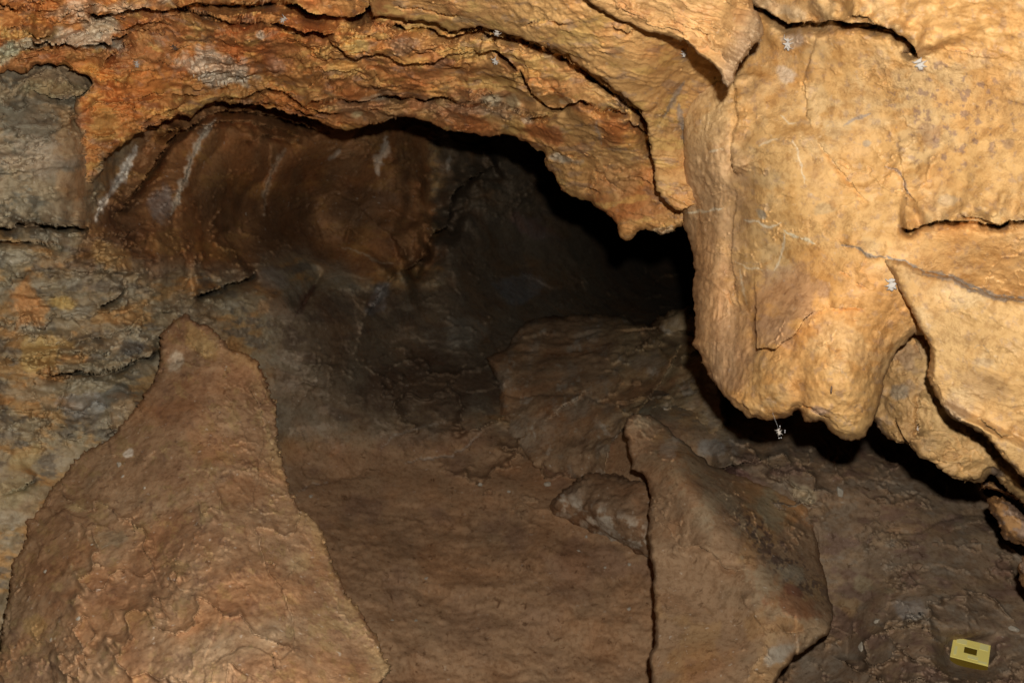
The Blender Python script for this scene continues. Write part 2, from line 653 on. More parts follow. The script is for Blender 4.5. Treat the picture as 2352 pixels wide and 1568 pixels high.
CEIL_Z = Depth([(-400, -250, 1.25), (-400, 100, 1.45), (0, 0, 1.42), (0, 150, 1.58), (200, 20, 1.45), (200, 100, 1.60), (200, 250, 1.70), (180, 430, 1.78), (400, 20, 1.55), (400, 120, 1.75), (400, 250, 1.92),
                (550, 230, 2.10), (700, 20, 1.50), (700, 110, 1.68), (700, 250, 2.08), (900, 50, 1.48), (900, 150, 1.68), (900, 265, 2.02), (1100, 20, 1.36), (1100, 100, 1.48), (1100, 200, 1.70), (1100, 305, 1.92),
                (1300, 20, 1.26), (1300, 120, 1.38), (1300, 300, 1.66), (1290, 430, 1.88), (1430, 530, 1.74), (1440, 400, 1.66), (1500, 150, 1.34), (1480, 300, 1.52), (1560, 510, 1.62), (1600, 300, 1.6), (1560, 300, 1.56), (1560, 200, 1.48), (1700, 0, 1.30), (1000, -250, 1.2), (1800, -250, 1.0)])
WALL_Z = Depth([(1560, 120, 1.44), (1650, 150, 1.38), (1570, 300, 1.44), (1610, 300, 1.36), (1590, 500, 1.52), (1640, 420, 1.38), (1690, 300, 1.31), (1740, 110, 1.30), (1850, -250, 0.95), (2000, 40, 1.06), (2300, 40, 0.98), (2600, -200, 0.85), (2600, 300, 0.95),
                (2000, 200, 1.14), (2000, 400, 1.17), (2300, 250, 1.03), (2300, 450, 1.03), (2080, 500, 1.13), (2300, 560, 1.09), (2600, 600, 1.0), (1740, 300, 1.24), (1800, 500, 1.24), (1680, 600, 1.38), (1610, 650, 1.50), (1700, 720, 1.36), (1610, 780, 1.48), (1650, 850, 1.42),
                (1800, 650, 1.27), (1800, 850, 1.25), (1760, 950, 1.30), (1950, 700, 1.17), (1950, 850, 1.17), (1950, 980, 1.22), (2060, 720, 1.18), (2050, 620, 1.14), (2030, 850, 1.24), (2300, 760, 1.2)])
PLATE_Z = Depth([(2040, 610, 1.12), (2130, 800, 1.10), (2150, 900, 1.10), (2250, 700, 1.05), (2340, 850, 1.02), (2250, 950, 1.08), (2350, 1080, 1.08), (2600, 800, 0.95), (2600, 1200, 1.05)])
STRIP_Z = Depth([(2060, 800, 1.36), (2020, 960, 1.38), (2100, 900, 1.30), (2120, 1040, 1.32), (2240, 1090, 1.30), (2350, 1130, 1.27), (2600, 1300, 1.25)])
REAR_Z = Depth(far([(-420, 300, 1.45), (-420, 900, 1.4), (-420, 1500, 1.35), (0, 200, 1.72), (0, 600, 1.85), (0, 900, 1.9), (0, 1250, 1.66), (60, 1225, 1.68), (0, 1560, 1.6), (130, 250, 1.83), (180, 260, 1.80), (185, 320, 1.81), (185, 400, 1.86), (250, 330, 2.25), (200, 500, 2.02), (200, 700, 2.12), (200, 900, 2.12), (150, 1090, 1.83), (280, 960, 1.99),
                (270, 430, 2.5), (350, 340, 2.8), (350, 600, 2.40), (400, 720, 2.55), (420, 440, 2.75), (470, 300, 3.1), (520, 560, 3.5), (600, 300, 3.45), (600, 470, 3.9), (600, 650, 3.15), (600, 780, 3.1), (700, 380, 4.1), (740, 560, 4.7), (720, 700, 3.5), (700, 850, 3.2),
                (850, 330, 4.3), (880, 480, 4.7), (880, 600, 4.5), (860, 720, 4.2), (960, 400, 5.0), (980, 560, 5.1), (1000, 350, 5.3),
                (1080, 560, 6.2), (1150, 430, 6.6), (1200, 620, 6.6), (1350, 560, 8.0), (1350, 680, 7.2), (1500, 600, 10.5), (1560, 690, 9.5), (1050, 700, 5.4), (1500, 300, 13.0), (1200, 200, 6.5), (700, 150, 4.0), (400, 150, 2.5), (1750, 700, 7.0), (1750, 500, 11.0), (2000, 800, 4.5), (2300, 950, 3.2),
                (920, 790, 4.5), (1010, 850, 4.35), (1080, 930, 4.0), (900, 950, 3.75), (720, 1000, 3.3), (760, 1080, 3.15), (950, 1080, 3.35), (1100, 1050, 3.45), (1230, 1100, 3.3), (1000, 1200, 2.98), (1230, 1250, 2.78), (850, 1250, 2.72),
                (1000, 1400, 2.5), (1250, 1400, 2.5), (850, 1400, 2.4), (1000, 1560, 2.2), (1300, 1560, 2.25), (1450, 1400, 2.5), (1450, 1200, 2.8), (1200, 1850, 1.85), (500, 1560, 2.0), (500, 1200, 2.5), (500, 950, 2.7), (300, 1300, 2.1),
                (1400, 950, 3.7), (1550, 900, 3.4), (1660, 980, 2.95), (1700, 1080, 2.62), (1850, 1080, 2.55), (1950, 1150, 2.42), (2150, 1130, 2.5), (2250, 1250, 2.28), (2000, 1280, 2.32), (1930, 1350, 2.3), (2100, 1400, 2.0), (2330, 1400, 2.05), (1880, 1520, 2.22),
                (2100, 1540, 1.78), (2330, 1540, 1.82), (2200, 1850, 1.5), (2650, 1300, 2.0), (2650, 1700, 1.6), (1700, 1850, 1.7)]))

# ---- rear of the cave: left wall, alcove, far chamber and floor share one continuous surface
rear_lines = [
    ([(350, 318), (385, 300), (425, 296), (455, 275), (480, 262), (520, 255), (580, 258), (640, 270), (700, 288), (740, 300)], 0.10, 0.18, 22, 10), ([(440, 300), (475, 285), (520, 278), (575, 282), (640, 296), (690, 312)], 0.07, 0.12, 20, 10),
    ([(560, 330), (600, 312), (650, 318), (690, 335)], 0.06, 0.08, 25, 10),
    ([(211, 506), (221, 476), (245, 445), (272, 415), (296, 370), (309, 337)], 0.03, 0.02, 10, 8), ([(388, 497), (408, 452), (425, 408), (438, 367), (459, 313), (493, 272)], 0.035, 0.02, 12, 8), ([(608, 492), (612, 442), (629, 381), (652, 343)], 0.03, 0.02, 14, 8),
    ([(269, 493), (286, 466), (306, 439), (330, 411), (350, 384), (364, 354), (381, 323), (408, 303), (420, 290)], 0.13, 0.22, 45, 13),
    ([(61, 197), (88, 207), (116, 218), (150, 223), (184, 218), (211, 201), (221, 190)], 0.05, 0.05, 40, 8),
    ([(-60, 524), (0, 520), (20, 524), (51, 510), (85, 510), (119, 515), (153, 520), (200, 521)], 0.07, 0.24, 45, 12),
    ([(-60, 556), (0, 553), (27, 552), (68, 553), (99, 552), (126, 558), (150, 565)], 0.04, 0.16, 25, 9),
    ([(221, 710), (238, 698), (258, 688), (279, 671), (292, 657)], 0.04, 0.14, 30, 9),
    ([(440, 682), (476, 671), (503, 664), (520, 652), (544, 645), (571, 638), (590, 620)], 0.14, 0.3, 50, 14),
    ([(100, 862), (129, 858), (177, 849), (218, 856), (238, 851), (272, 847), (299, 830), (330, 820), (354, 810), (375, 796)], 0.07, 0.18, 40, 10),
    ([(160, 800), (200, 780), (250, 770), (300, 750), (340, 720)], 0.03, 0.04, 30, 8),
    ([(0, 951), (17, 929), (41, 912)], -0.05, 0.0, 30, 8),
    ([(0, 1130), (40, 1120), (70, 1105), (92, 1082)], 0.04, 0.05, 30, 8),
    ([(60, 620), (110, 612), (170, 622), (230, 620), (300, 640)], 0.03, 0.03, 30, 8),
    ([(0, 820), (60, 828), (120, 815)], 0.03, 0.04, 30, 8),
    ([(921, 622), (948, 613), (968, 592), (982, 552), (996, 531), (1023, 521), (1034, 500), (1030, 475), (1042, 440), (1080, 408), (1150, 370)], 0.35, 0.5, 55, 40),
    ([(840, 720), (862, 690), (890, 650), (915, 618)], 0.2, 0.2, 40, 20),
    ([(680, 720), (700, 690), (720, 655), (745, 610)], -0.10, 0.12, 30, 14),
    ([(925, 1062), (980, 1055), (1040, 1048), (1080, 1020), (1105, 990)], -0.03, 0.0, 40, 12),
    ([(680, 1128), (730, 1112), (790, 1098), (850, 1090)], -0.03, 0.0, 40, 12),
    ([(1630, 1075), (1680, 1068), (1720, 1058), (1745, 1048)], 0.05, 0.06, 30, 9),
    
    
    
    ([(2180, 1215), (2240, 1195), (2300, 1190)], 0.03, 0.02, 30, 8),
    
    
    ([(1740, 1080), (1800, 1110), (1830, 1150), (1880, 1160)], 0.02, 0.02, 40, 14),
    
]
NEARCUT = [(-500, -500), (2900, -500), (2900, 1000), (2352, 950), (2150, 850), (1900, 800), (1760, 740), (1720, 400), (1600, 300), (1420, 300), (1300, 200), (1100, 130), (850, 110), (500, 90), (250, 40), (-500, 40)]
FLOOR_POLY = [(640, 1010), (700, 1055), (760, 1050), (860, 990), (920, 900), (1000, 850), (1090, 800), (1180, 770), (1300, 760), (1500, 770), (1640, 900), (1640, 1020), (1800, 1040), (2800, 1060), (2800, 2000), (-500, 2000), (-500, 1900), (300, 1600), (500, 1300)]


def flat_spot(G):
    """a level patch of packed dirt where the block lies"""
    return np.exp(-(((G.U - 2226) / 70) ** 4 + ((G.V - 1510) / 52) ** 4))


def rear_shape(G):
    wall = 1 - sm(G.V, 980, 1080)
    left = 1 - sm(G.U, 250, 700)
    dep = G.Z0 / 2.0
    c1 = G.V + 0.22 * G.U - 30 * np.sin(G.U / 180.0)
    z = flakes(G, -c1, 46, 0.05, 21) * wall * left * (0.3 + 0.7 * sm(G.V, 470, 540)) + 0.35 * flakes(G, -c1, 46, 0.05, 23) * wall * left
    z += flakes(G, -c1, 19, 0.010, 22, thr=-0.1) * wall * left
    # vertical flutes in the alcove
    alc = sm(G.U, 250, 400) * (1 - sm(G.U, 900, 1050)) * (1 - sm(G.V, 540, 640))
    z += -0.022 * alc * dep * np.abs(np.sin((G.U + 0.55 * G.V) / 44.0 + 1.2 * perlin(uv3(G.U, G.V, 2.2), 1 / 90.0, 3)))
    far = sm(G.U, 960, 1060) * (1 - sm(G.V, 760, 900)) * (1 - sm(G.U, 1650, 1750))
    z += far * facets(G.U, G.V, 190, 0.22, 33)
    # rubble relief on the right-hand floor, soft clay in the middle
    rr = sm(G.U, 1600, 1720) * sm(G.V, 980, 1050)
    z += rr * (facets(G.U, G.V, 120, 0.10, 35, 1.5, 0.15) + facets(G.U, G.V, 50, 0.03, 37, 1.4, 0.15))
    mid = sm(G.U, 640, 760) * (1 - sm(G.U, 1500, 1640)) * sm(G.V, 780, 880) * (1 - sm(G.V, 1000, 1250))
    z += mid * (facets(G.U, G.V, 140, 0.10, 36, 1.7) + facets(G.U, G.V, 45, 0.015, 38, 1.6))
    z += wall * left * facets(G.U, G.V, 90, 0.05, 39, 1.8, 0.15) + (1 - left) * wall * dep * facets(G.U, G.V, 80, 0.04, 40, 1.3, 0.15)
    z += (wall * (0.3 + 0.7 * left)) * dep * (breaks(G, 80, 0.05, 66, 1.8, 0.12, -0.15, -0.3) + breaks(G, 40, 0.022, 67, 1.6, 0.12, -0.05, -0.3)) + rr * (breaks(G, 90, 0.06, 68, 1.6, 0.12, -0.15, 0.3) + breaks(G, 40, 0.025, 69, 1.5, 0.12, -0.1, 0.3))
    z += mid * breaks(G, 90, 0.09, 70, 1.7, 0.12, -0.2)
    z += 0.02 * sm(G.V, 1050, 1200) * (1 - rr) * fbm(uv3(G.U, G.V * 1.4, 6.1), 1 / 110.0, 4, 0.5, 43)
    fs = flat_spot(G)
    yv = -(G.V - H / 2) / F
    h0 = CAM[2] + float(REAR_Z(np.array([2226.0]), np.array([1512.0]))[0]) * (-(1512 - H / 2) / F * math.cos(PITCH) - math.sin(PITCH))
    lev = (h0 - CAM[2]) / np.minimum(yv * math.cos(PITCH) - math.sin(PITCH), -0.1)
    z = z * (1 - fs) + fs * (lev - G.Z0)
    return z.astype(f4)


def rear_colour(G):
    U, V = G.U, G.V
    q = uv3(U, V, 0.5)
    n1 = fbm(q, 1 / 150.0, 4, 0.55, 101)
    n2 = fbm(uv3(U * 0.7, V * 1.5, 2.5), 1 / 70.0, 4, 0.6, 103)
    n3 = fbm(uv3(U * 0.7, V * 1.4, 4.5), 1 / 45.0, 4, 0.6, 105)
    c = base(G, (0.255, 0.205, 0.128))
    # left wall: grey-green limestone with ochre and purple-grey stains
    c = mix(c, (0.36, 0.22, 0.09), sm(n2, 0.05, 0.5) * 0.8)
    c = mix(c, (0.125, 0.108, 0.083), sm(n3, 0.12, 0.5) * 0.8)
    c = mix(c, (0.30, 0.27, 0.20), sm(-n2, 0.15, 0.6) * 0.7)
    upl = (1 - sm(U, 170, 260)) * (1 - sm(V, 490, 545))
    c = mix(c, (0.27, 0.212, 0.135), upl * 0.85)
    c = mix(c, (0.165, 0.145, 0.105), upl * sm(n3 + 0.55 * (1 - sm(np.abs(V - 300), 20, 90)), 0.25, 0.6) * 0.9)
    # alcove: brown-orange
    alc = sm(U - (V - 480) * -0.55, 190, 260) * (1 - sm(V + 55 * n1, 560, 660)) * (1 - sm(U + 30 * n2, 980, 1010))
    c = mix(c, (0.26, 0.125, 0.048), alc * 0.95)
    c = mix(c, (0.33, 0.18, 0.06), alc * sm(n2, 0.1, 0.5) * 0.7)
    c = mix(c, (0.085, 0.045, 0.022), alc * sm(0.4 * n1 + 0.3, 0.0, 0.5) * sm(V + 0.2 * U, 430, 600) * 0.85)  # dark rock further in, with recess shade painted into its colour
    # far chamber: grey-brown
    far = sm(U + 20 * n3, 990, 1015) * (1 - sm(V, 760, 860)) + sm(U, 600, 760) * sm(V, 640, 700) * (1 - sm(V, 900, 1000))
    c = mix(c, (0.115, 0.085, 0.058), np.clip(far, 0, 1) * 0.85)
    # clay floor
    fl_ = sm(V + 40 * n1, 930, 1060) * sm(U - 0.0 * V, 560, 700) * (1 - sm(U + 60 * n2, 1560, 1680))
    c = mix(c, (0.25, 0.152, 0.084), fl_)
    c = mix(c, (0.185, 0.108, 0.066), fl_ * sm(n1, 0.05, 0.5) * 0.7)
    c = mix(c, (0.32, 0.20, 0.112), fl_ * sm(V, 1250, 1500) * 0.6)
    # right-hand rubble floor: grey-brown with pale patches
    rr = sm(U + 60 * n2, 1560, 1690) * sm(V, 960, 1040)
    c = mix(c, (0.175, 0.120, 0.078), rr * 0.9)
    c = mix(c, (0.24, 0.165, 0.10), rr * sm(n2, 0.1, 0.5) * 0.7)
    c = mix(c, (0.215, 0.175, 0.13), rr * sm(n3, 0.2, 0.6) * 0.6)
    c = mix(c, (0.14, 0.085, 0.065), rr * sm(-n3, 0.2, 0.6) * 0.6)
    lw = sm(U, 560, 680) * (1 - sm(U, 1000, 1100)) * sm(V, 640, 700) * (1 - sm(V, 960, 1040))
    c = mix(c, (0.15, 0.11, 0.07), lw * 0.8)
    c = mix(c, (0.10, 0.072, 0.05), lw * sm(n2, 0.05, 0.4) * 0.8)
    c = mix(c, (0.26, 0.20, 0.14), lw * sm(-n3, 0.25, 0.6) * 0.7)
    pale = (0.50, 0.46, 0.40)
    c = blobs(G, c, [(60, 700, 70, 60, 20, (0.42, 0.23, 0.09), 0.8), (95, 810, 60, 55, -30, (0.40, 0.29, 0.12), 0.8), (130, 690, 40, 22, 20, (0.44, 0.30, 0.10), 0.8),
                      (245, 590, 45, 28, 20, (0.40, 0.25, 0.10), 0.7), (100, 360, 110, 60, 5, (0.34, 0.27, 0.19), 0.7), (130, 200, 80, 22, 8, (0.28, 0.24, 0.14), 0.8),
                      (60, 255, 120, 30, 12, (0.125, 0.11, 0.08), 0.8), (165, 300, 40, 70, 0, (0.34, 0.22, 0.10), 0.5), (170, 420, 36, 40, 0, (0.36, 0.21, 0.09), 0.5), (370, 470, 26, 50, 12, (0.22, 0.18, 0.155), 0.8), (630, 640, 50, 26, 10, (0.27, 0.235, 0.19), 0.7),
                      (865, 685, 20, 44, 28, (0.22, 0.20, 0.185), 0.85), (606, 706, 14, 16, 0, (0.36, 0.24, 0.13), 0.9), (300, 800, 55, 22, -25, (0.10, 0.10, 0.095), 0.8),
                      (270, 905, 60, 20, -20, (0.085, 0.095, 0.09), 0.7), (180, 930, 60, 30, 0, (0.26, 0.24, 0.21), 0.7), (40, 1120, 70, 60, 0, (0.29, 0.26, 0.16), 0.7),
                      (60, 1050, 50, 30, -30, (0.33, 0.25, 0.12), 0.7), (1850, 1125, 36, 22, 35, (0.36, 0.30, 0.20), 0.8), (1695, 1085, 42, 18, 15, (0.11, 0.055, 0.045), 0.8),
                      (1640, 1030, 55, 30, 0, (0.25, 0.23, 0.20), 0.8), (2090, 1400, 50, 24, 10, (0.24, 0.215, 0.19), 0.7), (1990, 1350, 60, 24, 10, (0.27, 0.22, 0.14), 0.7), (1950, 1390, 40, 26, 0, (0.28, 0.19, 0.10), 0.7),
                      (990, 890, 170, 75, 0, (0.09, 0.058, 0.036), 0.85), (1060, 760, 60, 40, 0, (0.20, 0.17, 0.13), 0.8), (1200, 660, 60, 30, 0, (0.16, 0.155, 0.15), 0.8), (1220, 520, 60, 25, 20, (0.19, 0.13, 0.11), 0.7)], 5)  # the large dark blob puts the floor pit's shade into the colour
    c = streaks(G, c, [([(309, 337), (296, 370), (272, 415), (245, 445), (221, 476), (208, 506)], 9, (0.58, 0.53, 0.45), 1.0), ([(493, 272), (459, 313), (438, 367), (425, 408), (408, 452), (388, 497)], 8, (0.50, 0.43, 0.33), 0.9),
                       ([(652, 343), (629, 381), (612, 442), (608, 492)], 7, (0.36, 0.29, 0.21), 0.55), ([(890, 318), (876, 360), (868, 396)], 12, (0.58, 0.50, 0.40), 0.8), ([(1035, 360), (1030, 395)], 5, (0.4, 0.36, 0.3), 0.7),
                       ([(780, 345), (750, 372)], 5, (0.4, 0.34, 0.27), 0.6), ([(925, 1062), (980, 1053), (1040, 1046), (1080, 1018), (1105, 988)], 2.2, pale, 0.35), ([(870, 1035), (900, 1003), (950, 985), (1025, 970)], 1.8, pale, 0.3),
                       ([(685, 1128), (720, 1112), (760, 1102)], 2, pale, 0.3), ([(780, 565), (820, 580), (860, 600), (900, 605)], 3, (0.42, 0.33, 0.22), 0.7), ([(740, 640), (790, 630), (840, 640)], 3, (0.42, 0.33, 0.22), 0.6),
                       ([(680, 722), (700, 690), (722, 655)], 7, (0.09, 0.045, 0.03), 0.8)], 6)
    return c * 1.4


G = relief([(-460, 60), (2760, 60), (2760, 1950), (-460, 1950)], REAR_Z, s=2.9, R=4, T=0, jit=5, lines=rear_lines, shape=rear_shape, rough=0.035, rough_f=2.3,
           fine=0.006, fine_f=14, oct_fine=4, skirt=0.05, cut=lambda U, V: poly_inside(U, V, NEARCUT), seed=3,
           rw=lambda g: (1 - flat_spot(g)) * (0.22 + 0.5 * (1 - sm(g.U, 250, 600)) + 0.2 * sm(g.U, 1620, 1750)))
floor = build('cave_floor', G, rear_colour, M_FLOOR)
floor['kind'] = 'structure'
# the upright part of that surface is the wall
WALL_SIDE = [(-600, -600), (3000, -600), (3000, 1060), (1800, 1040), (1640, 1020), (1640, 900), (1500, 770), (1300, 760), (1180, 770), (1090, 800), (1000, 850), (920, 900), (860, 990), (760, 1050), (700, 1055), (640, 1010), (500, 1300), (300, 1600), (-600, 2000)]


def split_off(src, name, keep, mat):
    """cut the faces whose photographed place lies in an outline into an object of their own"""
    me = src.data
    n = len(me.polygons)
    co = np.empty(len(me.vertices) * 3, f4)
    me.vertices.foreach_get('co', co)
    co = co.reshape(-1, 3)
    vi = np.empty(n * 4, np.int32)
    me.loops.foreach_get('vertex_index', vi)
    f = vi.reshape(-1, 4)
    cen = co[f].mean(1) - CAM
    z = cen @ RZ
    u = cen @ RX / z * F + W / 2
    v = -(cen @ RY) / z * F + H / 2
    m = poly_inside(u, v, keep)
    cl = np.empty(len(me.vertices) * 4, f4)
    me.color_attributes['zone'].data.foreach_get('color', cl)
    cl = cl.reshape(-1, 4)
    res = []
    for sel in (~m, m):
        q = f[sel]
        ids = np.unique(q)
        rm = np.full(len(co), -1)
        rm[ids] = np.arange(len(ids))
        q = rm[q].astype(np.int32)
        k = bpy.data.meshes.new(name)
        k.vertices.add(len(ids))
        k.vertices.foreach_set('co', co[ids].ravel())
        k.loops.add(q.size)
        k.loops.foreach_set('vertex_index', q.ravel())
        k.polygons.add(len(q))
        k.polygons.foreach_set('loop_start', np.arange(0, q.size, 4, dtype=np.int32))
        k.polygons.foreach_set('use_smooth', np.ones(len(q), bool))
        a = k.color_attributes.new('zone', 'FLOAT_COLOR', 'POINT')
        a.data.foreach_set('color', cl[ids].ravel())
        k.update(calc_edges=True)
        res.append(k)
    mats = list(me.materials)
    src.data = res[0]
    src.data.materials.append(mats[0])
    bpy.data.meshes.remove(me)
    o = bpy.data.objects.new(name, res[1])
    COL.objects.link(o)
    res[1].materials.append(mat)
    return o


wall = split_off(floor, 'cave_wall', WALL_SIDE, M_GREY)
wall['kind'] = 'structure'
wall['label'] = 'grey green and brown rock wall at the left and rear of the cave'
floor['label'] = 'brown clay and rubble floor of the cave'

# ---- ceiling and arch
M1 = [(856, 41), (890, 44), (921, 48), (941, 56), (968, 54), (996, 63), (1016, 75), (1036, 83), (1053, 80), (1070, 71), (1098, 66), (1132, 70), (1159, 75), (1203, 83), (1237, 99), (1271, 112), (1298, 122), (1329, 143), (1356, 163), (1383, 180), (1410, 201), (1434, 218), (1448, 235), (1468, 248), (1482, 272), (1489, 292), (1494, 313), (1497, 340), (1501, 380)]
M4 = [(1084, 116), (1098, 124), (1118, 126), (1132, 117), (1145, 119), (1162, 131), (1179, 146), (1196, 158), (1210, 180), (1227, 204), (1244, 224), (1257, 241), (1274, 246), (1298, 245), (1315, 231), (1336, 226), (1356, 235), (1373, 245), (1387, 252), (1400, 243), (1421, 252), (1441, 253), (1449, 238)]
M5 = [(700, 232), (740, 222), (778, 218), (798, 223), (822, 228), (853, 228), (880, 223), (914, 226), (948, 230), (975, 231), (999, 226), (1016, 224), (1036, 235), (1060, 243), (1084, 241), (1111, 235), (1118, 252), (1138, 248), (1162, 252), (1186, 260), (1220, 269), (1251, 265), (1281, 262)]
CRA = [(196, 38), (204, 34), (252, 31), (292, 20), (326, 15), (367, 19), (408, 14), (430, 20), (475, 27), (510, 37), (558, 44), (598, 43), (630, 51), (666, 58), (700, 66), (724, 61), (770, 68)]
CRB = [(400, 9), (440, 5), (500, 8), (580, 7), (630, 5), (680, 10), (707, 27), (731, 34), (780, 33), (815, 34), (842, 20), (850, 2), (856, -20)]
ceil_lines = [
    (M1, 0.0, 0.10, 70, 18), (M4, 0.045, 0.08, 50, 10), (M5, 0.05, 0.09, 50, 11), (CRA, 0.06, 0.17, 40, 15), (CRB, 0.06, 0.20, 40, 18),
    ([(-20, 5), (0, 9), (20, 19), (44, 25), (51, 14)], 0.04, 0.07, 40, 9),
    ([(60, 97), (80, 99), (112, 102), (143, 107), (177, 112), (218, 114), (258, 104), (300, 92), (330, 86)], 0.05, 0.07, 40, 9),
    ([(238, 167), (248, 146), (265, 129), (289, 112), (323, 105)], 0.06, 0.09, 45, 10),
    ([(320, 88), (340, 85), (367, 85), (377, 90), (391, 73)], 0.03, 0.05, 25, 6),
    ([(452, 92), (462, 97), (483, 88)], 0.04, 0.04, 20, 6),
    ([(700, 180), (717, 187), (731, 177), (748, 177), (761, 190), (782, 204), (797, 218)], 0.035, 0.05, 35, 8),
    ([(758, 82), (768, 99), (785, 105), (797, 119), (802, 126)], 0.04, 0.06, 35, 8),
    ([(48, 73), (65, 83), (88, 88), (116, 85), (136, 73)], 0.05, 0.05, 25, 7),
    ([(391, 211), (408, 216), (428, 214), (445, 221), (476, 207), (510, 200), (530, 197)], 0.04, 0.06, 35, 8),
    ([(503, 224), (530, 221), (564, 224), (585, 214), (612, 204), (646, 207), (680, 221), (700, 235), (731, 245), (765, 252), (797, 262)], 0.04, 0.08, 35, 9),
    ([(530, 236), (600, 238), (660, 246), (710, 258), (760, 272)], 0.03, 0.07, 20, 7),
    ([(785, 82), (812, 75), (846, 73), (880, 82), (897, 80), (921, 73)], 0.02, 0.03, 30, 6),
    ([(785, 117), (802, 126), (822, 131), (846, 117), (866, 117), (887, 119), (907, 136), (924, 141), (948, 138), (968, 136), (989, 143), (1009, 136), (1030, 126), (1036, 119)], 0.045, 0.06, 40, 9),
    ([(1404, 51), (1424, 66), (1441, 73), (1461, 65)], 0.025, 0.03, 25, 6),
    ([(1444, 262), (1461, 284), (1482, 306), (1492, 318)], 0.02, 0.10, 40, 9),
    ([(1380, 392), (1400, 420), (1430, 440), (1460, 452)], 0.0, 0.03, 30, 8),
    ([(1330, 420), (1345, 430), (1370, 436), (1385, 446)], 0.03, 0.04, 20, 7),
    ([(300, 302), (350, 262), (400, 245), (440, 236)], 0.025, 0.03, 25, 7),
    ([(250, 250), (300, 232), (340, 215), (380, 205)], 0.02, 0.03, 30, 7),
    ([(900, 20), (960, 26), (1010, 40), (1060, 42)], 0.02, 0.025, 30, 6),
    ([(1190, 60), (1230, 46), (1270, 44), (1310, 56)], 0.02, 0.02, 30, 6),
    ([(1485, 528), (1510, 524), (1540, 527), (1556, 530)], 0.0, 0.06, 30, 5),
    ([(20, 128), (60, 118), (110, 124), (150, 132)], 0.03, 0.03, 25, 6),
]


def ceil_shape(G):
    U, V = G.U, G.V
    r = np.sqrt(((U - 850) / 1.75) ** 2 + (V - 1000) ** 2)
    wl = (1 - 0.75 * sm(U, 1050, 1350)) * (1 - 0.5 * sm(-V, -40, 0))
    z = flakes(G, r, 52, 0.050, 1, warp=0.9) * wl
    z += flakes(G, r, 24, 0.036, 2, warp=0.8, thr=-0.15) * wl
    z += flakes(G, r, 11, 0.013, 4, warp=0.8, thr=-0.05) * (0.4 + 0.6 * wl)
    # lumpy calcite crust
    d = np.sqrt(((U - 500) / 95.0) ** 2 + ((V - 152) / 34.0) ** 2)
    z += -0.03 * (1 - sm(d, 0.6, 1.1)) * (0.6 + 0.8 * np.abs(perlin(uv3(U, V, 1.0), 1 / 13.0, 8)))
    return z.astype(f4)


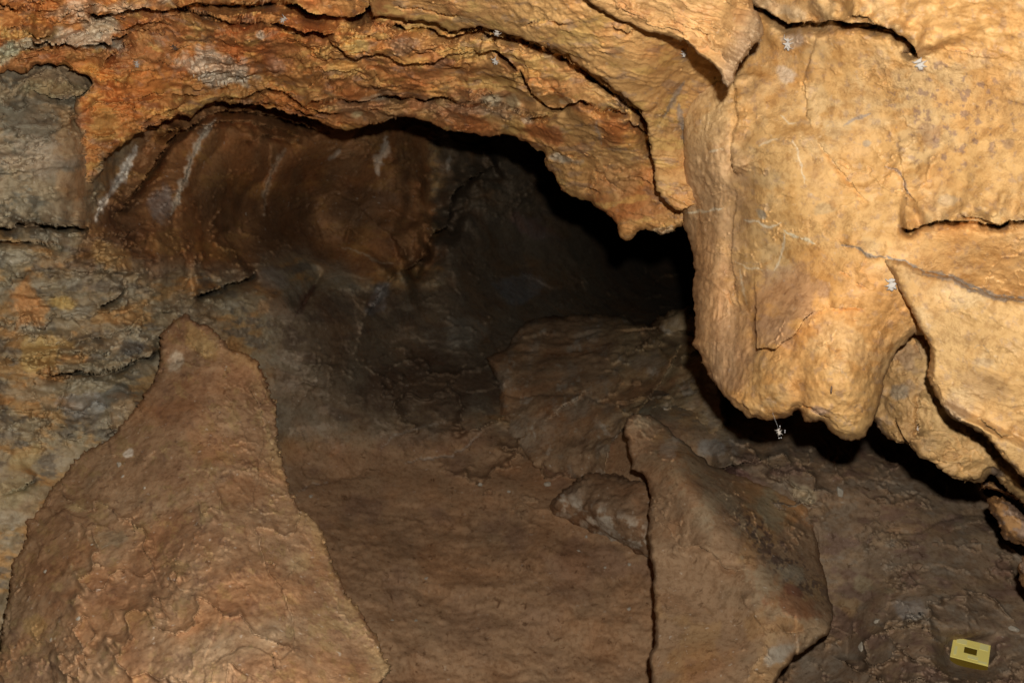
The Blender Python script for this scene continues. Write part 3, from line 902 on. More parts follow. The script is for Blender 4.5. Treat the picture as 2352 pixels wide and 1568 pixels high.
def ceil_colour(G):
    U, V = G.U, G.V
    n1 = fbm(uv3(U, V * 1.6, 0.5), 1 / 140.0, 4, 0.55, 111)
    n2 = fbm(uv3(U * 0.8, V * 1.9, 2.5), 1 / 60.0, 4, 0.6, 113)
    n3 = fbm(uv3(U * 0.8, V * 1.9, 7.5), 1 / 40.0, 4, 0.6, 115)
    c = base(G, (0.51, 0.258, 0.087))
    c = mix(c, (0.58, 0.335, 0.125), np.clip(sm(U - 0.5 * (V - 100), 850, 1250) + 0.0, 0, 1) * 0.9)
    c = mix(c, (0.43, 0.18, 0.062), sm(n1, 0.1, 0.5) * 0.75 * (1 - 0.8 * sm(U - V, 950, 1200)))
    c = mix(c, (0.62, 0.39, 0.13), sm(n2, 0.18, 0.55) * 0.8)
    c = mix(c, (0.30, 0.20, 0.14), sm(n3, 0.25, 0.6) * 0.5)
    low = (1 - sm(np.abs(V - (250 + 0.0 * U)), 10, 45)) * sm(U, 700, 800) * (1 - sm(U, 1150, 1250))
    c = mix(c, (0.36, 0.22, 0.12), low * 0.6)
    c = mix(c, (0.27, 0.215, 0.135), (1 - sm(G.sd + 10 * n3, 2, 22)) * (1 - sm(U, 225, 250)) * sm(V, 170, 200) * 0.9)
    c = blobs(G, c, [(250, 15, 150, 26, -6, (0.60, 0.49, 0.34), 0.8), (220, 62, 80, 32, 25, (0.54, 0.45, 0.32), 0.9), (190, 98, 120, 20, 8, (0.58, 0.50, 0.38), 0.9), (175, 25, 40, 18, 40, (0.62, 0.54, 0.42), 0.8), (60, 110, 90, 14, -12, (0.46, 0.42, 0.30), 0.8), (15, 130, 40, 20, -30, (0.45, 0.42, 0.28), 0.7),
                      (505, 150, 120, 42, 6, (0.54, 0.45, 0.34), 0.95), (480, 162, 75, 22, 20, (0.72, 0.62, 0.48), 0.8), (545, 172, 60, 15, 10, (0.70, 0.60, 0.46), 0.8), (90, 80, 45, 12, 0, (0.50, 0.33, 0.13), 0.8), (205, 168, 30, 16, 0, (0.56, 0.36, 0.11), 0.8),
                      (930, 95, 50, 26, 0, (0.36, 0.22, 0.13), 0.7), (815, 100, 40, 20, 0, (0.58, 0.40, 0.14), 0.8), (1130, 236, 32, 16, 0, (0.56, 0.46, 0.30), 0.8), (1170, 240, 24, 16, 0, (0.58, 0.46, 0.26), 0.7), (1305, 228, 26, 12, -10, (0.66, 0.52, 0.30), 0.85),
                      (1212, 280, 16, 10, 0, (0.62, 0.50, 0.34), 0.8), (1300, 368, 46, 16, 15, (0.46, 0.38, 0.27), 0.9), (1090, 262, 70, 14, 10, (0.30, 0.23, 0.16), 0.6), (1250, 310, 60, 24, 20, (0.42, 0.155, 0.05), 0.8), (1410, 300, 40, 36, 20, (0.40, 0.16, 0.05), 0.8), (1400, 420, 70, 50, 0, (0.40, 0.20, 0.075), 0.7),
                      (1520, 535, 34, 14, 0, (0.48, 0.38, 0.24), 0.8), (600, 75, 14, 12, 60, (0.56, 0.46, 0.34), 0.8), (860, 226, 40, 8, 0, (0.5, 0.42, 0.30), 0.7), (820, 262, 16, 6, 0, (0.62, 0.48, 0.26), 0.8), (700, 60, 60, 30, 20, (0.40, 0.15, 0.05), 0.6), (640, 120, 60, 40, 20, (0.42, 0.16, 0.055), 0.6),
                      (290, 290, 36, 18, 0, (0.5, 0.24, 0.07), 0.6), (280, 350, 60, 20, -50, (0.52, 0.33, 0.11), 0.7), (240, 280, 30, 50, 20, (0.50, 0.29, 0.09), 0.7)], 7)
    c = streaks(G, c, [([(1575, 190), (1556, 221), (1536, 258), (1526, 272)], 5, (0.30, 0.25, 0.20), 0.8), ([(1560, 240), (1564, 280), (1572, 330)], 5, (0.30, 0.25, 0.20), 0.8), ([(1375, 270), (1370, 300), (1380, 330)], 3.5, (0.45, 0.35, 0.25), 0.6)], 8)
    return c * (1 + 0.16 * (1 - sm(U, 900, 1200)))[:, None]


poly = LIP + [(1590, 500), (1640, 400), (1640, 200), (1700, 100), (1760, -260), (-420, -260)]
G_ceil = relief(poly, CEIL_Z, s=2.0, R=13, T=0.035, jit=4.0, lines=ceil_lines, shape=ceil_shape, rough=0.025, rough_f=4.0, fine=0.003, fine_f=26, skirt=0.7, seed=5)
MID = [(1036, 83)] + M1[8:28] + M4[::-1] + [(1030, 126)]
LOWR = M4[5:] + M1[23:] + [(1570, 540), (1400, 600), (1180, 330), (1118, 252), (1111, 235), (1160, 180)]
TOPL = CRB + [(860, -300), (-500, -300), (-500, 30), (0, 9), (44, 25), (204, 34), (292, 20), (400, 9)]
LOWL = M5[:13] + [(1080, 330), (800, 320), (503, 250), (530, 221), (612, 204), (680, 221)]
ceiling = build('cave_ceiling', G_ceil, ceil_colour, M_CEIL, parts=[
    ('calcite_crust', [(385, 160), (420, 130), (500, 112), (590, 130), (605, 165), (560, 185), (510, 195), (440, 182)], 'lumpy white calcite crust with small drips'),
    ('rock_layer', MID, 'smooth ochre rock layer below the long curved crack'), ('rock_layer', LOWR, 'orange rock layer at the low right end of the arch'),
    ('rock_layer', TOPL, 'pale rock layer above the deep black crevice'),
    ('rock_layer', LOWL, 'thin flaky rock layer along the edge of the arch')])
ceiling['kind'] = 'structure'
ceiling['label'] = 'low ceiling of flaky orange rock forming an arch'

UPPER = M1 + [(1505, 422), (1519, 449), (1536, 472), (1562, 486), (1600, 470), (1640, 300), (1700, 100), (1760, -260), (820, -260), (846, -20), (848, 20)]
G_up = relief(UPPER, CEIL_Z, s=2.0, R=7, T=0.012, jit=3.5, jf=1 / 16.0, lines=[l for l in ceil_lines if l[0][0] in ((1404, 51), (900, 20), (1190, 60))], offs=-0.13,
              shape=lambda G: (flakes(G, np.sqrt(((G.U - 850) / 1.75) ** 2 + (G.V - 1000) ** 2), 24, 0.010, 2, warp=0.8, thr=0.0) + flakes(G, np.sqrt(((G.U - 850) / 1.75) ** 2 + (G.V - 1000) ** 2), 11, 0.005, 4, warp=0.8) + 0.02 * np.exp(-(G.U - 856) / 40.0)).astype(f4),
              rough=0.012, rough_f=5.0, fine=0.002, fine_f=34, skirt=0.16, seed=6)
o = build('rock_layer', G_up, ceil_colour, M_CEIL, parent=ceiling)
o['label'] = 'broad smooth ochre rock layer above the long curved crack'

# ---- right-hand mass: bulging rock hanging down in front of the far chamber
N1 = [(1700, -40), (1716, 0), (1740, 14), (1767, 27), (1791, 44), (1811, 56), (1838, 51), (1862, 48), (1882, 52), (1910, 46), (1940, 48), (1974, 49), (2005, 51), (2032, 60), (2056, 68), (2080, 85), (2097, 105), (2110, 140)]
N4 = [(2059, 523), (2093, 528), (2113, 520), (2134, 510), (2168, 506), (2202, 503), (2236, 506), (2256, 510), (2297, 516), (2317, 507), (2352, 504), (2500, 505)]
P3 = [(1735, 690), (1733, 739), (1736, 800), (1760, 798), (1780, 802), (1794, 786), (1821, 769), (1835, 752), (1842, 735), (1862, 718), (1903, 708), (1930, 706)]
wall_lines = [
    (N1, 0.05, 0.14, 60, 16), ([(1944, 34), (1974, 31), (1998, 37), (2015, 51), (2042, 61), (2070, 74)], 0.012, 0.025, 30, 5),
    ([(1960, 60), (2010, 66), (2050, 80), (2080, 100)], 0.012, 0.02, 25, 5), ([(2060, 120), (2085, 122), (2100, 132)], 0.01, 0.015, 20, 5),
    (N4, 0.04, 0.07, 60, 10), ([(2199, 488), (2232, 496), (2266, 503), (2297, 516)], 0.02, 0.03, 40, 7),
    ([(2035, 384), (2066, 396), (2080, 415), (2083, 435), (2100, 456), (2114, 469)], 0.008, 0.012, 40, 6),
    ([(1882, 65), (1872, 112), (1859, 153), (1848, 190), (1852, 238), (1852, 265), (1872, 299)], 0.012, 0.004, 40, 12),
    ([(1695, 160), (1692, 190), (1692, 231), (1695, 265), (1685, 306), (1675, 340), (1675, 364), (1682, 391), (1695, 412)], 0.035, 0.02, 45, 20),
    ([(1690, 430), (1688, 480), (1684, 540), (1680, 600), (1690, 660), (1700, 720)], 0.02, 0.01, 45, 20),
    ([(1903, 708), (1950, 704), (1990, 706)], 0.012, 0.012, 25, 5), ([(1960, 648), (2000, 664)], 0.008, 0.01, 20, 4), ([(1920, 628), (1945, 626), (1960, 636)], 0.008, 0.01, 20, 4), ([(1950, 733), (1978, 734)], 0.008, 0.014, 15, 4),
    ([(1930, 563), (1971, 567), (1984, 582), (2008, 589), (2036, 596)], 0.012, 0.015, 40, 7),
    ([(1872, 323), (1903, 357), (1930, 391), (1957, 422), (1981, 455), (2001, 472)], 0.008, 0.008, 50, 7),
    ([(1833, 944), (1842, 930), (1866, 935), (1880, 948), (1905, 962)], 0.012, 0.02, 20, 6),
    ([(1660, 905), (1690, 915), (1720, 940), (1735, 955)], 0.015, 0.0, 30, 6),
    ([(1672, 660), (1682, 690), (1695, 712)], 0.01, 0.02, 20, 5),
]


def wall_shape(G):
    U, V = G.U, G.V
    z = np.zeros(len(U), f4)
    col_ = (1 - sm(U, 1640, 1720)) * sm(V, 180, 260)
    z += 0.003 * col_ * sm(perlin(uv3(U, V, 4.4), 1 / 70.0, 12), -0.3, 0.4) * fbm(uv3(U + 0.08 * V, V * 0.2, 1.5), 1 / 10.0, 3, 0.55, 6)
    z += breaks(G, 130, 0.009, 72, 1.5, 0.10, 0.05, 0.5) + breaks(G, 60, 0.004, 73, 1.5, 0.10, 0.1, -0.4)
    # raised flap: sharp left side
    flap = poly_inside(G.Uw, G.Vw, [(1733, 620), (1733, 739), (1736, 800), (1760, 797), (1780, 801), (1794, 786), (1821, 769), (1835, 752), (1842, 735), (1862, 718), (1903, 708), (1940, 640)])
    z += -0.055 * flap * sm(V, 620, 770) * (1 - sm(U, 1830, 1915))
    z += 0.012 * (~flap) * np.exp(-((U - 1727) / 12) ** 2) * sm(V, 690, 740) * (1 - sm(V, 800, 830))
    z += flakes(G, -V + 0.25 * U, 34, 0.006, 12, warp=0.8, thr=0.15) + flakes(G, -V + 0.2 * U, 13, 0.0008, 13, warp=0.8, thr=0.0)
    # soft vertical hollow on the upper wall and the round drooping bulge
    z += 0.02 * np.exp(-(((U - 1830) / 60) ** 2)) * (1 - sm(V, 250, 330)) * sm(V, 60, 120)
    z += 0.022 * np.exp(-(((U - 1690) / 40) ** 2)) * sm(V, 380, 500) * (1 - sm(V, 700, 860)) - 0.012 * np.exp(-(((U - 1640) / 30) ** 2)) * sm(V, 240, 400) * (1 - sm(V, 760, 880))
    z += -0.04 * np.exp(-(((U - 1960) / 80) ** 2 + ((V - 900) / 130) ** 2)) - 0.03 * np.exp(-(((U - 1760) / 70) ** 2 + ((V - 890) / 80) ** 2)) + 0.02 * np.exp(-(((U - 1838) / 18) ** 2 + ((V - 930) / 60) ** 2))
    return z.astype(f4)


def wall_colour(G):
    U, V = G.U, G.V
    n1 = fbm(uv3(U, V, 0.5), 1 / 160.0, 4, 0.55, 121)
    n2 = fbm(uv3(U, V * 1.3, 2.5), 1 / 60.0, 4, 0.6, 123)
    n3 = fbm(uv3(U, V, 7.5), 1 / 22.0, 4, 0.65, 125)
    c = base(G, (0.625, 0.37, 0.14))
    c = mix(c, (0.62, 0.42, 0.20), sm(n1 + 0.3 * n2, 0.1, 0.6) * 0.7)
    c = mix(c, (0.52, 0.28, 0.09), sm(-n2, 0.1, 0.55) * 0.7)
    c = mix(c, (0.40, 0.26, 0.16), sm(n3, 0.35, 0.7) * 0.5)
    c = mix(c, (0.54, 0.335, 0.17), (1 - sm(U + 40 * n2, 1660, 1740)) * sm(V, 220, 420) * 0.85)
    c = mix(c, (0.42, 0.33, 0.20), (1 - sm(U, 1580, 1690)) * (1 - sm(V, 200, 300)) * 0.6)
    sp = sm(n3 + 0.3 * n2, 0.25, 0.6) * (1 - sm(np.sqrt(((U - 2180) / 200) ** 2 + ((V - 260) / 180) ** 2), 0.5, 1))
    c = mix(c, (0.26, 0.16, 0.11), sp * 0.6)
    pale = (0.74, 0.62, 0.42)
    c = blobs(G, c, [(1810, 680, 95, 90, 0, (0.43, 0.27, 0.155), 0.75), (1780, 760, 60, 45, 0, (0.44, 0.28, 0.16), 0.7), (1680, 800, 60, 120, 0, (0.43, 0.27, 0.15), 0.6), (1808, 175, 20, 18, 20, (0.70, 0.58, 0.44), 0.7), (1822, 90, 34, 24, 0, (0.62, 0.50, 0.38), 0.7), (1720, 95, 34, 30, 0, (0.30, 0.23, 0.16), 0.6), (1790, 20, 70, 20, 20, (0.62, 0.46, 0.27), 0.8),
                      (1880, 945, 26, 12, 20, (0.16, 0.11, 0.10), 0.7), (1990, 330, 10, 8, 0, (0.3, 0.26, 0.2), 0.6), (1748, 492, 16, 10, 50, (0.36, 0.34, 0.27), 0.6), (1900, 480, 30, 16, 0, (0.42, 0.32, 0.18), 0.5), (2180, 460, 30, 18, 0, (0.48, 0.38, 0.24), 0.6), (2320, 330, 16, 14, 0, (0.22, 0.13, 0.09), 0.5), (2140, 310, 30, 40, 0, (0.34, 0.21, 0.13), 0.5)], 9)
    c = streaks(G, c, [([(1570, 491), (1607, 486), (1624, 488), (1641, 481), (1661, 479)], 2.6, pale, 0.9), ([(1709, 506), (1740, 511), (1763, 524), (1790, 512)], 3, pale, 0.8), ([(1794, 262), (1808, 282), (1828, 283)], 3, pale, 0.6), ([(1626, 350), (1645, 345), (1660, 340)], 2.5, pale, 0.7), ([(1740, 335), (1760, 325), (1785, 318)], 3, pale, 0.5), ([(1822, 320), (1832, 345), (1840, 380), (1848, 420)], 2.5, pale, 0.6),
                       ([(1800, 535), (1796, 560), (1790, 590), (1778, 620)], 3, pale, 0.7), ([(1800, 532), (1826, 545), (1850, 550), (1872, 562)], 4, (0.66, 0.60, 0.42), 0.7), ([(1690, 600), (1720, 618), (1760, 620)], 3, pale, 0.5), ([(1700, 620), (1705, 660), (1715, 700)], 3, pale, 0.5),
                       ([(1937, 289), (1957, 275), (1998, 263)], 4, (0.33, 0.26, 0.20), 0.85), ([(2035, 384), (2066, 396), (2080, 415), (2083, 435), (2100, 456)], 3, (0.26, 0.20, 0.17), 0.7),
                       ([(1930, 563), (1971, 567), (1984, 582), (2008, 589), (2032, 594)], 4, (0.27, 0.225, 0.18), 0.9), ([(2040, 592), (2076, 600), (2100, 614), (2120, 624), (2151, 631), (2185, 636), (2219, 652), (2253, 665), (2287, 679), (2352, 686), (2480, 698)], 6.5, (0.27, 0.23, 0.185), 0.95),
                       ([(1560, 258), (1568, 306), (1574, 340)], 6, (0.28, 0.23, 0.18), 0.9), ([(1690, 160), (1720, 120), (1745, 100)], 9, (0.24, 0.19, 0.14), 0.8)], 10)
    return c


poly = [(1500, -260), (2760, -260), (2760, 760), (2300, 770), (2160, 775), (2097, 766)] + PEND[::-1] + [(1566, 490), (1562, 450), (1570, 400), (1574, 340), (1566, 300), (1556, 258), (1560, 222), (1572, 190), (1590, 150), (1560, 60)]
G_wall = relief(poly, WALL_Z, s=2.0, R=20, T=0.05, jit=3.5, lines=wall_lines, shape=wall_shape, rough=0.009, rough_f=5.0, fine=0.0011, fine_f=50, oct_fine=4, skirt=0.55, seed=8)
TOPR = N1[1:] + [(2200, 60), (2900, 60), (2900, -400), (1700, -400)]
pend = build('hanging_rock', G_wall, wall_colour, M_WALL, parts=[
    ('rock_flap', [(1733, 690), (1733, 739), (1736, 800), (1760, 798), (1780, 802), (1794, 786), (1821, 769), (1835, 752), (1842, 735), (1862, 718), (1870, 690), (1800, 640), (1745, 640)], 'brownish raised flap with a squared lower tip'),
    ('rock_layer', TOPR, 'ochre rock layer overhanging at the top of the wall')])
tag(pend, 'massive ochre wall of rock bulging down into a blunt two-lobed hanging tip', 'rock wall')

# ---- pointed wedge between arch and wall
WEDGE = [(1330, -30), (1356, 0), (1380, 17), (1407, 32), (1431, 46), (1458, 61), (1485, 73), (1512, 76), (1533, 83), (1556, 94), (1576, 102), (1600, 126), (1624, 138), (1641, 153), (1655, 163), (1661, 187), (1672, 202), (1685, 190), (1699, 160), (1709, 143), (1736, 105), (1753, 95), (1757, 78), (1743, 44), (1722, 0), (1700, -260), (1100, -260)]
WEDGE_Z = Depth([(1300, -100, 1.06), (1360, 10, 1.13), (1480, 60, 1.16), (1560, 60, 1.13), (1620, 100, 1.12), (1672, 195, 1.11), (1740, 80, 1.15), (1660, 20, 1.08), (1500, -200, 1.0)])


def wedge_colour(G):
    n1 = fbm(uv3(G.U, G.V * 1.4, 0.5), 1 / 70.0, 4, 0.6, 131)
    c = base(G, (0.54, 0.31, 0.12))
    c = mix(c, (0.47, 0.24, 0.09), sm(n1, 0.05, 0.5) * 0.8)
    c = mix(c, (0.44, 0.31, 0.19), sm(G.U + 0.6 * G.V, 1715, 1780) * 0.75)
    return c


def wedge_shape(G):
    return (flakes(G, -G.V + 0.55 * G.U, 30, 0.012, 41, warp=0.8, thr=-0.1) + flakes(G, -G.V + 0.5 * G.U, 13, 0.005, 42, warp=0.8)).astype(f4)


G_wedge = relief(WEDGE, WEDGE_Z, s=2.0, R=9, T=0.02, jit=3, jf=1 / 15.0, lines=[([(1590, 60), (1625, 80), (1640, 110)], 0.01, 0.01, 20, 5)], offs=-0.085, shape=wedge_shape, rough=0.012, rough_f=7, fine=0.002, fine_f=38, skirt=0.30, seed=12)
o = build('hanging_rock', G_wedge, wedge_colour, M_WALL)
tag(o, 'pointed wedge of ochre rock hanging from the ceiling between the arch and the wall', 'rock')

# ---- slab overlapping the wall, under the grey vein
poly = VEIN + [(2760, 720), (2760, 1420)] + PLATE_EDGE[::-1]


def plate_colour(G):
    U, V = G.U, G.V
    n1 = fbm(uv3(U, V, 0.5), 1 / 120.0, 4, 0.55, 141)
    n3 = fbm(uv3(U, V, 7.5), 1 / 24.0, 4, 0.65, 143)
    c = base(G, (0.585, 0.36, 0.145))
    c = mix(c, (0.62, 0.44, 0.23), sm(n1, 0.0, 0.5) * 0.7)
    c = mix(c, (0.42, 0.28, 0.17), sm(n3, 0.35, 0.7) * 0.5)
    c = blobs(G, c, [(2250, 890, 60, 40, 10, (0.42, 0.26, 0.12), 0.6), (2190, 940, 36, 22, 20, (0.33, 0.22, 0.14), 0.6), (2265, 830, 24, 10, 0, (0.42, 0.31, 0.19), 0.5)], 11)
    c = streaks(G, c, [([(2236, 800), (2245, 792), (2262, 794), (2270, 806)], 2.5, (0.32, 0.24, 0.16), 0.7), ([(2120, 634), (2151, 641), (2185, 645), (2219, 662), (2253, 675), (2287, 689), (2352, 696)], 5, (0.30, 0.26, 0.22), 0.8)], 12)
    return c


def plate_shape(G):
    return (flakes(G, -G.V + 0.4 * G.U, 40, 0.006, 14, warp=0.9, thr=0.15) + flakes(G, -G.V + 0.4 * G.U, 14, 0.0008, 15, warp=0.8)
            + breaks(G, 80, 0.008, 74, 1.5, 0.10, 0.05, 0.6) - 0.03 * sm(G.V - 0.5 * (G.U - 2200), 930, 960)).astype(f4)


G_plate = relief(poly, PLATE_Z, s=2.0, R=16, T=0.045, jit=3.5, jf=1 / 14.0, lines=[([(2240, 960), (2280, 985), (2300, 1000), (2330, 1005)], 0.012, 0.015, 30, 6), ([(2170, 950), (2200, 962), (2230, 958)], 0.01, 0.0, 20, 5)],
                 shape=plate_shape, rough=0.008, rough_f=6, fine=0.0016, fine_f=44, skirt=0.12, seed=15)
o = build('rock_slab', G_plate, plate_colour, M_WALL)
tag(o, 'broad ochre rock slab lapping over the hanging wall beneath a thin grey vein', 'rock slab')

# ---- lower strip seen in the gap behind them
poly = [(1980, 880), (2060, 740), (2300, 720), (2760, 1000), (2760, 1480)] + STRIP_LOW[::-1]


def strip_colour(G):
    n1 = fbm(uv3(G.U, G.V, 0.5), 1 / 60.0, 4, 0.6, 151)
    c = base(G, (0.47, 0.285, 0.115))
    c = mix(c, (0.33, 0.22, 0.13), sm(n1, 0.1, 0.5) * 0.7)
    c = mix(c, (0.56, 0.36, 0.15), sm(G.U, 2080, 2160) * 0.7)
    c = blobs(G, c, [(2070, 900, 24, 18, 0, (0.30, 0.25, 0.18), 0.7), (2290, 1085, 20, 10, 20, (0.16, 0.13, 0.12), 0.7)], 13)
    return c


G_strip = relief(poly, STRIP_Z, s=2.1, R=22, T=0.06, jit=4, jf=1 / 14.0, lines=[([(2111, 895), (2115, 930), (2113, 960), (2110, 1010)], 0.03, 0.03, 25, 6), ([(2059, 955), (2079, 1004), (2092, 1036)], 0.025, 0.04, 25, 6), ([(2096, 770), (2110, 800), (2122, 830)], 0.01, 0.02, 20, 5)],
                 shape=lambda G: flakes(G, -G.V + 0.6 * G.U, 28, 0.012, 17, warp=0.9), rough=0.012, rough_f=7, fine=0.002, fine_f=38, skirt=0.3, seed=18)
o = build('rock_slab', G_strip, strip_colour, M_WALL)
tag(o, 'shaded ochre rock in the gap behind the hanging tip and the broad slab', 'rock slab')

for k, (pl, zc, lab) in enumerate([
        ([(2246, 1122), (2258, 1106), (2272, 1100), (2304, 1117), (2360, 1150), (2370, 1165), (2321, 1138), (2290, 1128)], 1.46, 'thin sliver of orange rock jutting just under the wall edge'),
        ([(2267, 1144), (2304, 1143), (2352, 1185), (2440, 1230), (2440, 1290), (2352, 1249), (2328, 1240), (2304, 1230), (2289, 1195), (2273, 1168)], 1.52, 'ragged orange rock fragment below the thin sliver'),
        ([(2336, 1306), (2346, 1278), (2362, 1262), (2440, 1290), (2440, 1400), (2362, 1365), (2343, 1335)], 1.45, 'lowest knob of orange rock at the foot of the right wall')]):
    D = Depth([(2300, 1100, zc), (2400, 1200, zc - 0.06), (2300, 1300, zc + 0.02)])
    Gf = relief(pl, D, s=2.2, R=20, T=0.06, jit=4, jf=1 / 12.0, rough=0.012, rough_f=9, fine=0.003, fine_f=38, skirt=0.25, seed=20 + k)
    o = build('rock_fragment', Gf, lambda g: mix(base(g, (0.46, 0.25, 0.10)), (0.36, 0.24, 0.16), sm(fbm(uv3(g.U, g.V, 1.0), 1 / 30.0, 3, 0.6, 161), 0, 0.4)), M_WALL)
    tag(o, lab, 'rock')

# ---- boulders
SLAB_L = [(428, 723), (445, 739), (476, 752), (503, 773), (524, 800), (564, 812), (595, 834), (609, 864), (619, 888), (626, 912), (638, 926), (636, 960), (639, 997), (641, 1035), (650, 1055), (656, 1086), (670, 1130), (690, 1161), (714, 1185), (738, 1219), (755, 1273), (772, 1314), (789, 1348), (800, 1368), (822, 1395), (843, 1429), (863, 1463), (880, 1501), (897, 1525), (899, 1542), (877, 1570),
          (860, 1900), (-420, 1900), (-200, 1640), (0, 1511), (7, 1443), (22, 1341), (27, 1293), (60, 1240), (61, 1195), (95, 1164), (116, 1120), (150, 1089), (170, 1054), (204, 1031), (262, 994), (289, 960), (326, 919), (354, 871), (371, 837), (371, 803), (369, 773), (381, 756), (401, 735)]
SLABL_Z = Depth([(u, v, (1.98 + (730 - v) * 0.00105 + 0.00022 * abs(u - 480 - 0.2 * (v - 730)) + e) * (1.0 if v < 1700 else 0.9)) for (u, v, e) in (
    (428, 730, 0.0), (480, 800, 0), (600, 870, 0.02), (380, 800, 0.02), (630, 1000, 0.03), (450, 950, -0.02), (300, 960, 0.02), (660, 1130, 0.02), (520, 1150, -0.03), (300, 1150, -0.02), (150, 1110, 0.04), (750, 1260, 0.02), (600, 1320, -0.03), (350, 1350, -0.03), (100, 1300, 0.0),
    (30, 1300, 0.08), (860, 1490, 0.02), (650, 1520, -0.03), (350, 1540, -0.03), (60, 1500, 0.04), (890, 1560, 0.0), (300, 1850, 0.3), (800, 1850, 0.3))], 90)
slabl_lines = [([(400, 735), (440, 790), (470, 815), (500, 812)], 0.0, 0.02, 30, 10), ([(560, 880), (590, 920), (610, 980), (625, 1020)], 0.02, 0.015, 40, 10), ([(380, 840), (420, 830), (460, 845)], -0.02, 0.0, 40, 10),
               ([(690, 1280), (660, 1320), (640, 1370)], 0.015, 0.0, 30, 8), ([(590, 1295), (620, 1290), (640, 1310)], 0.012, 0.015, 20, 6), ([(270, 1200), (300, 1190), (310, 1240)], 0.012, 0.01, 25, 7)]


def slabl_colour(G):
    U, V = G.U, G.V
    n1 = fbm(uv3(U, V, 0.5), 1 / 150.0, 4, 0.55, 171)
    n2 = fbm(uv3(U, V, 2.5), 1 / 50.0, 4, 0.62, 173)
    n3 = fbm(uv3(U, V, 6.5), 1 / 24.0, 4, 0.65, 175)
    c = base(G, (0.290, 0.180, 0.100))
    c = mix(c, (0.335, 0.220, 0.128), sm(n1 + 0.4 * n2, 0.05, 0.5) * 0.7)
    c = mix(c, (0.22, 0.125, 0.068), sm(-n1 + 0.5 * n2, 0.15, 0.6) * 0.7)
    c = mix(c, (0.18, 0.105, 0.065), sm(n3, 0.25, 0.6) * 0.65)
    c = mix(c, (0.33, 0.23, 0.105), sm(n3 - n2, 0.35, 0.8) * 0.5)
    ed = (1 - sm(G.sd, 8, 60)) * sm(U, 480, 560) * sm(n2, -0.1, 0.3)
    c = mix(c, (0.37, 0.25, 0.125), ed * 0.8)
    c = blobs(G, c, [(405, 830, 18, 26, 20, (0.5, 0.42, 0.31), 0.8), (460, 790, 50, 26, 30, (0.36, 0.24, 0.10), 0.7), (240, 1240, 44, 26, -10, (0.24, 0.20, 0.13), 0.6), (185, 1170, 34, 12, 10, (0.36, 0.26, 0.13), 0.7), (85, 1440, 36, 26, 0, (0.36, 0.24, 0.10), 0.7), (690, 1290, 34, 26, 0, (0.40, 0.28, 0.15), 0.7), (295, 1040, 14, 9, -30, (0.6, 0.53, 0.44), 0.9), (560, 1130, 60, 36, 0, (0.235, 0.13, 0.065), 0.7)], 15)
    return c * 1.3


Gs = relief(SLAB_L, SLABL_Z, s=2.3, R=10, T=0.03, jit=6, jf=1 / 11.0, lines=slabl_lines, shape=lambda G: (facets(G.U, G.V, 150, 0.045, 45, 0.8, 0.15) + facets(G.U, G.V, 60, 0.006, 47, 1.0, 0.2) + breaks(G, 130, 0.022, 61, 1.5, 0.14, 0.0, 0.9) + breaks(G, 60, 0.008, 62, 1.3, 0.14, 0.05, 0.7) + 0.003 * fbm(uv3(G.U, G.V, 3.0), 1 / 40.0, 4, 0.65, 48) + flakes(G, -G.V + 0.9 * G.U, 40, 0.002, 46, warp=1.0, thr=0.1)).astype(f4),
            rough=0.006, rough_f=5, fine=0.0006, fine_f=44, skirt=0.7, seed=25)
o = build('boulder', Gs, slabl_colour, M_SLAB)
tag(o, 'large tan pyramid-shaped boulder leaning against the grey left wall', 'boulder')

SLAB_R = [(1438, 963), (1461, 949), (1489, 953), (1526, 976), (1560, 1008), (1626, 1064), (1700, 1093), (1780, 1118), (1850, 1160), (1876, 1220), (1886, 1290), (1900, 1350), (1914, 1392), (1908, 1426), (1910, 1441), (1903, 1453), (1876, 1470), (1845, 1494), (1821, 1511), (1808, 1528), (1794, 1542), (1780, 1570), (1740, 1900), (1480, 1900),
          (1493, 1568), (1488, 1504), (1502, 1453), (1505, 1402), (1499, 1341), (1497, 1287), (1488, 1239), (1490, 1171), (1495, 1147), (1492, 1117), (1475, 1089), (1454, 1076), (1441, 1035), (1443, 1010), (1433, 1000)]
SLABR_Z = Depth(far([(1476, 955, 2.55), (1566, 1064, 2.16), (1610, 1120, 2.05), (1650, 1180, 1.97), (1690, 1235, 1.90), (1726, 1284, 1.84), (1765, 1330, 1.79), (1801, 1374, 1.75), (1850, 1405, 1.73), (1900, 1433, 1.74),
                     (1530, 985, 2.62), (1626, 1064, 2.52), (1700, 1098, 2.46), (1780, 1125, 2.42), (1850, 1165, 2.36), (1760, 1220, 2.12), (1875, 1230, 2.24), (1830, 1300, 1.98), (1885, 1300, 2.12), (1905, 1385, 1.95),
                     (1440, 1040, 2.45), (1495, 1150, 2.20), (1490, 1240, 2.05), (1560, 1200, 2.04), (1600, 1290, 1.93), (1500, 1400, 1.84), (1640, 1400, 1.80), (1600, 1500, 1.68), (1500, 1560, 1.68), (1780, 1490, 1.66), (1720, 1440, 1.72), (1780, 1560, 1.60), (1850, 1480, 1.72), (1700, 1850, 1.3), (1490, 1850, 1.4)]), 45)
slabr_lines = [([(1556, 1256), (1600, 1252), (1641, 1273), (1668, 1303), (1692, 1307), (1719, 1303)], 0.03, 0.03, 40, 14), ([(1700, 1360), (1740, 1420), (1760, 1470)], 0.02, 0.0, 40, 12), ([(1790, 1450), (1840, 1450), (1890, 1440)], -0.02, 0.0, 20, 8)]


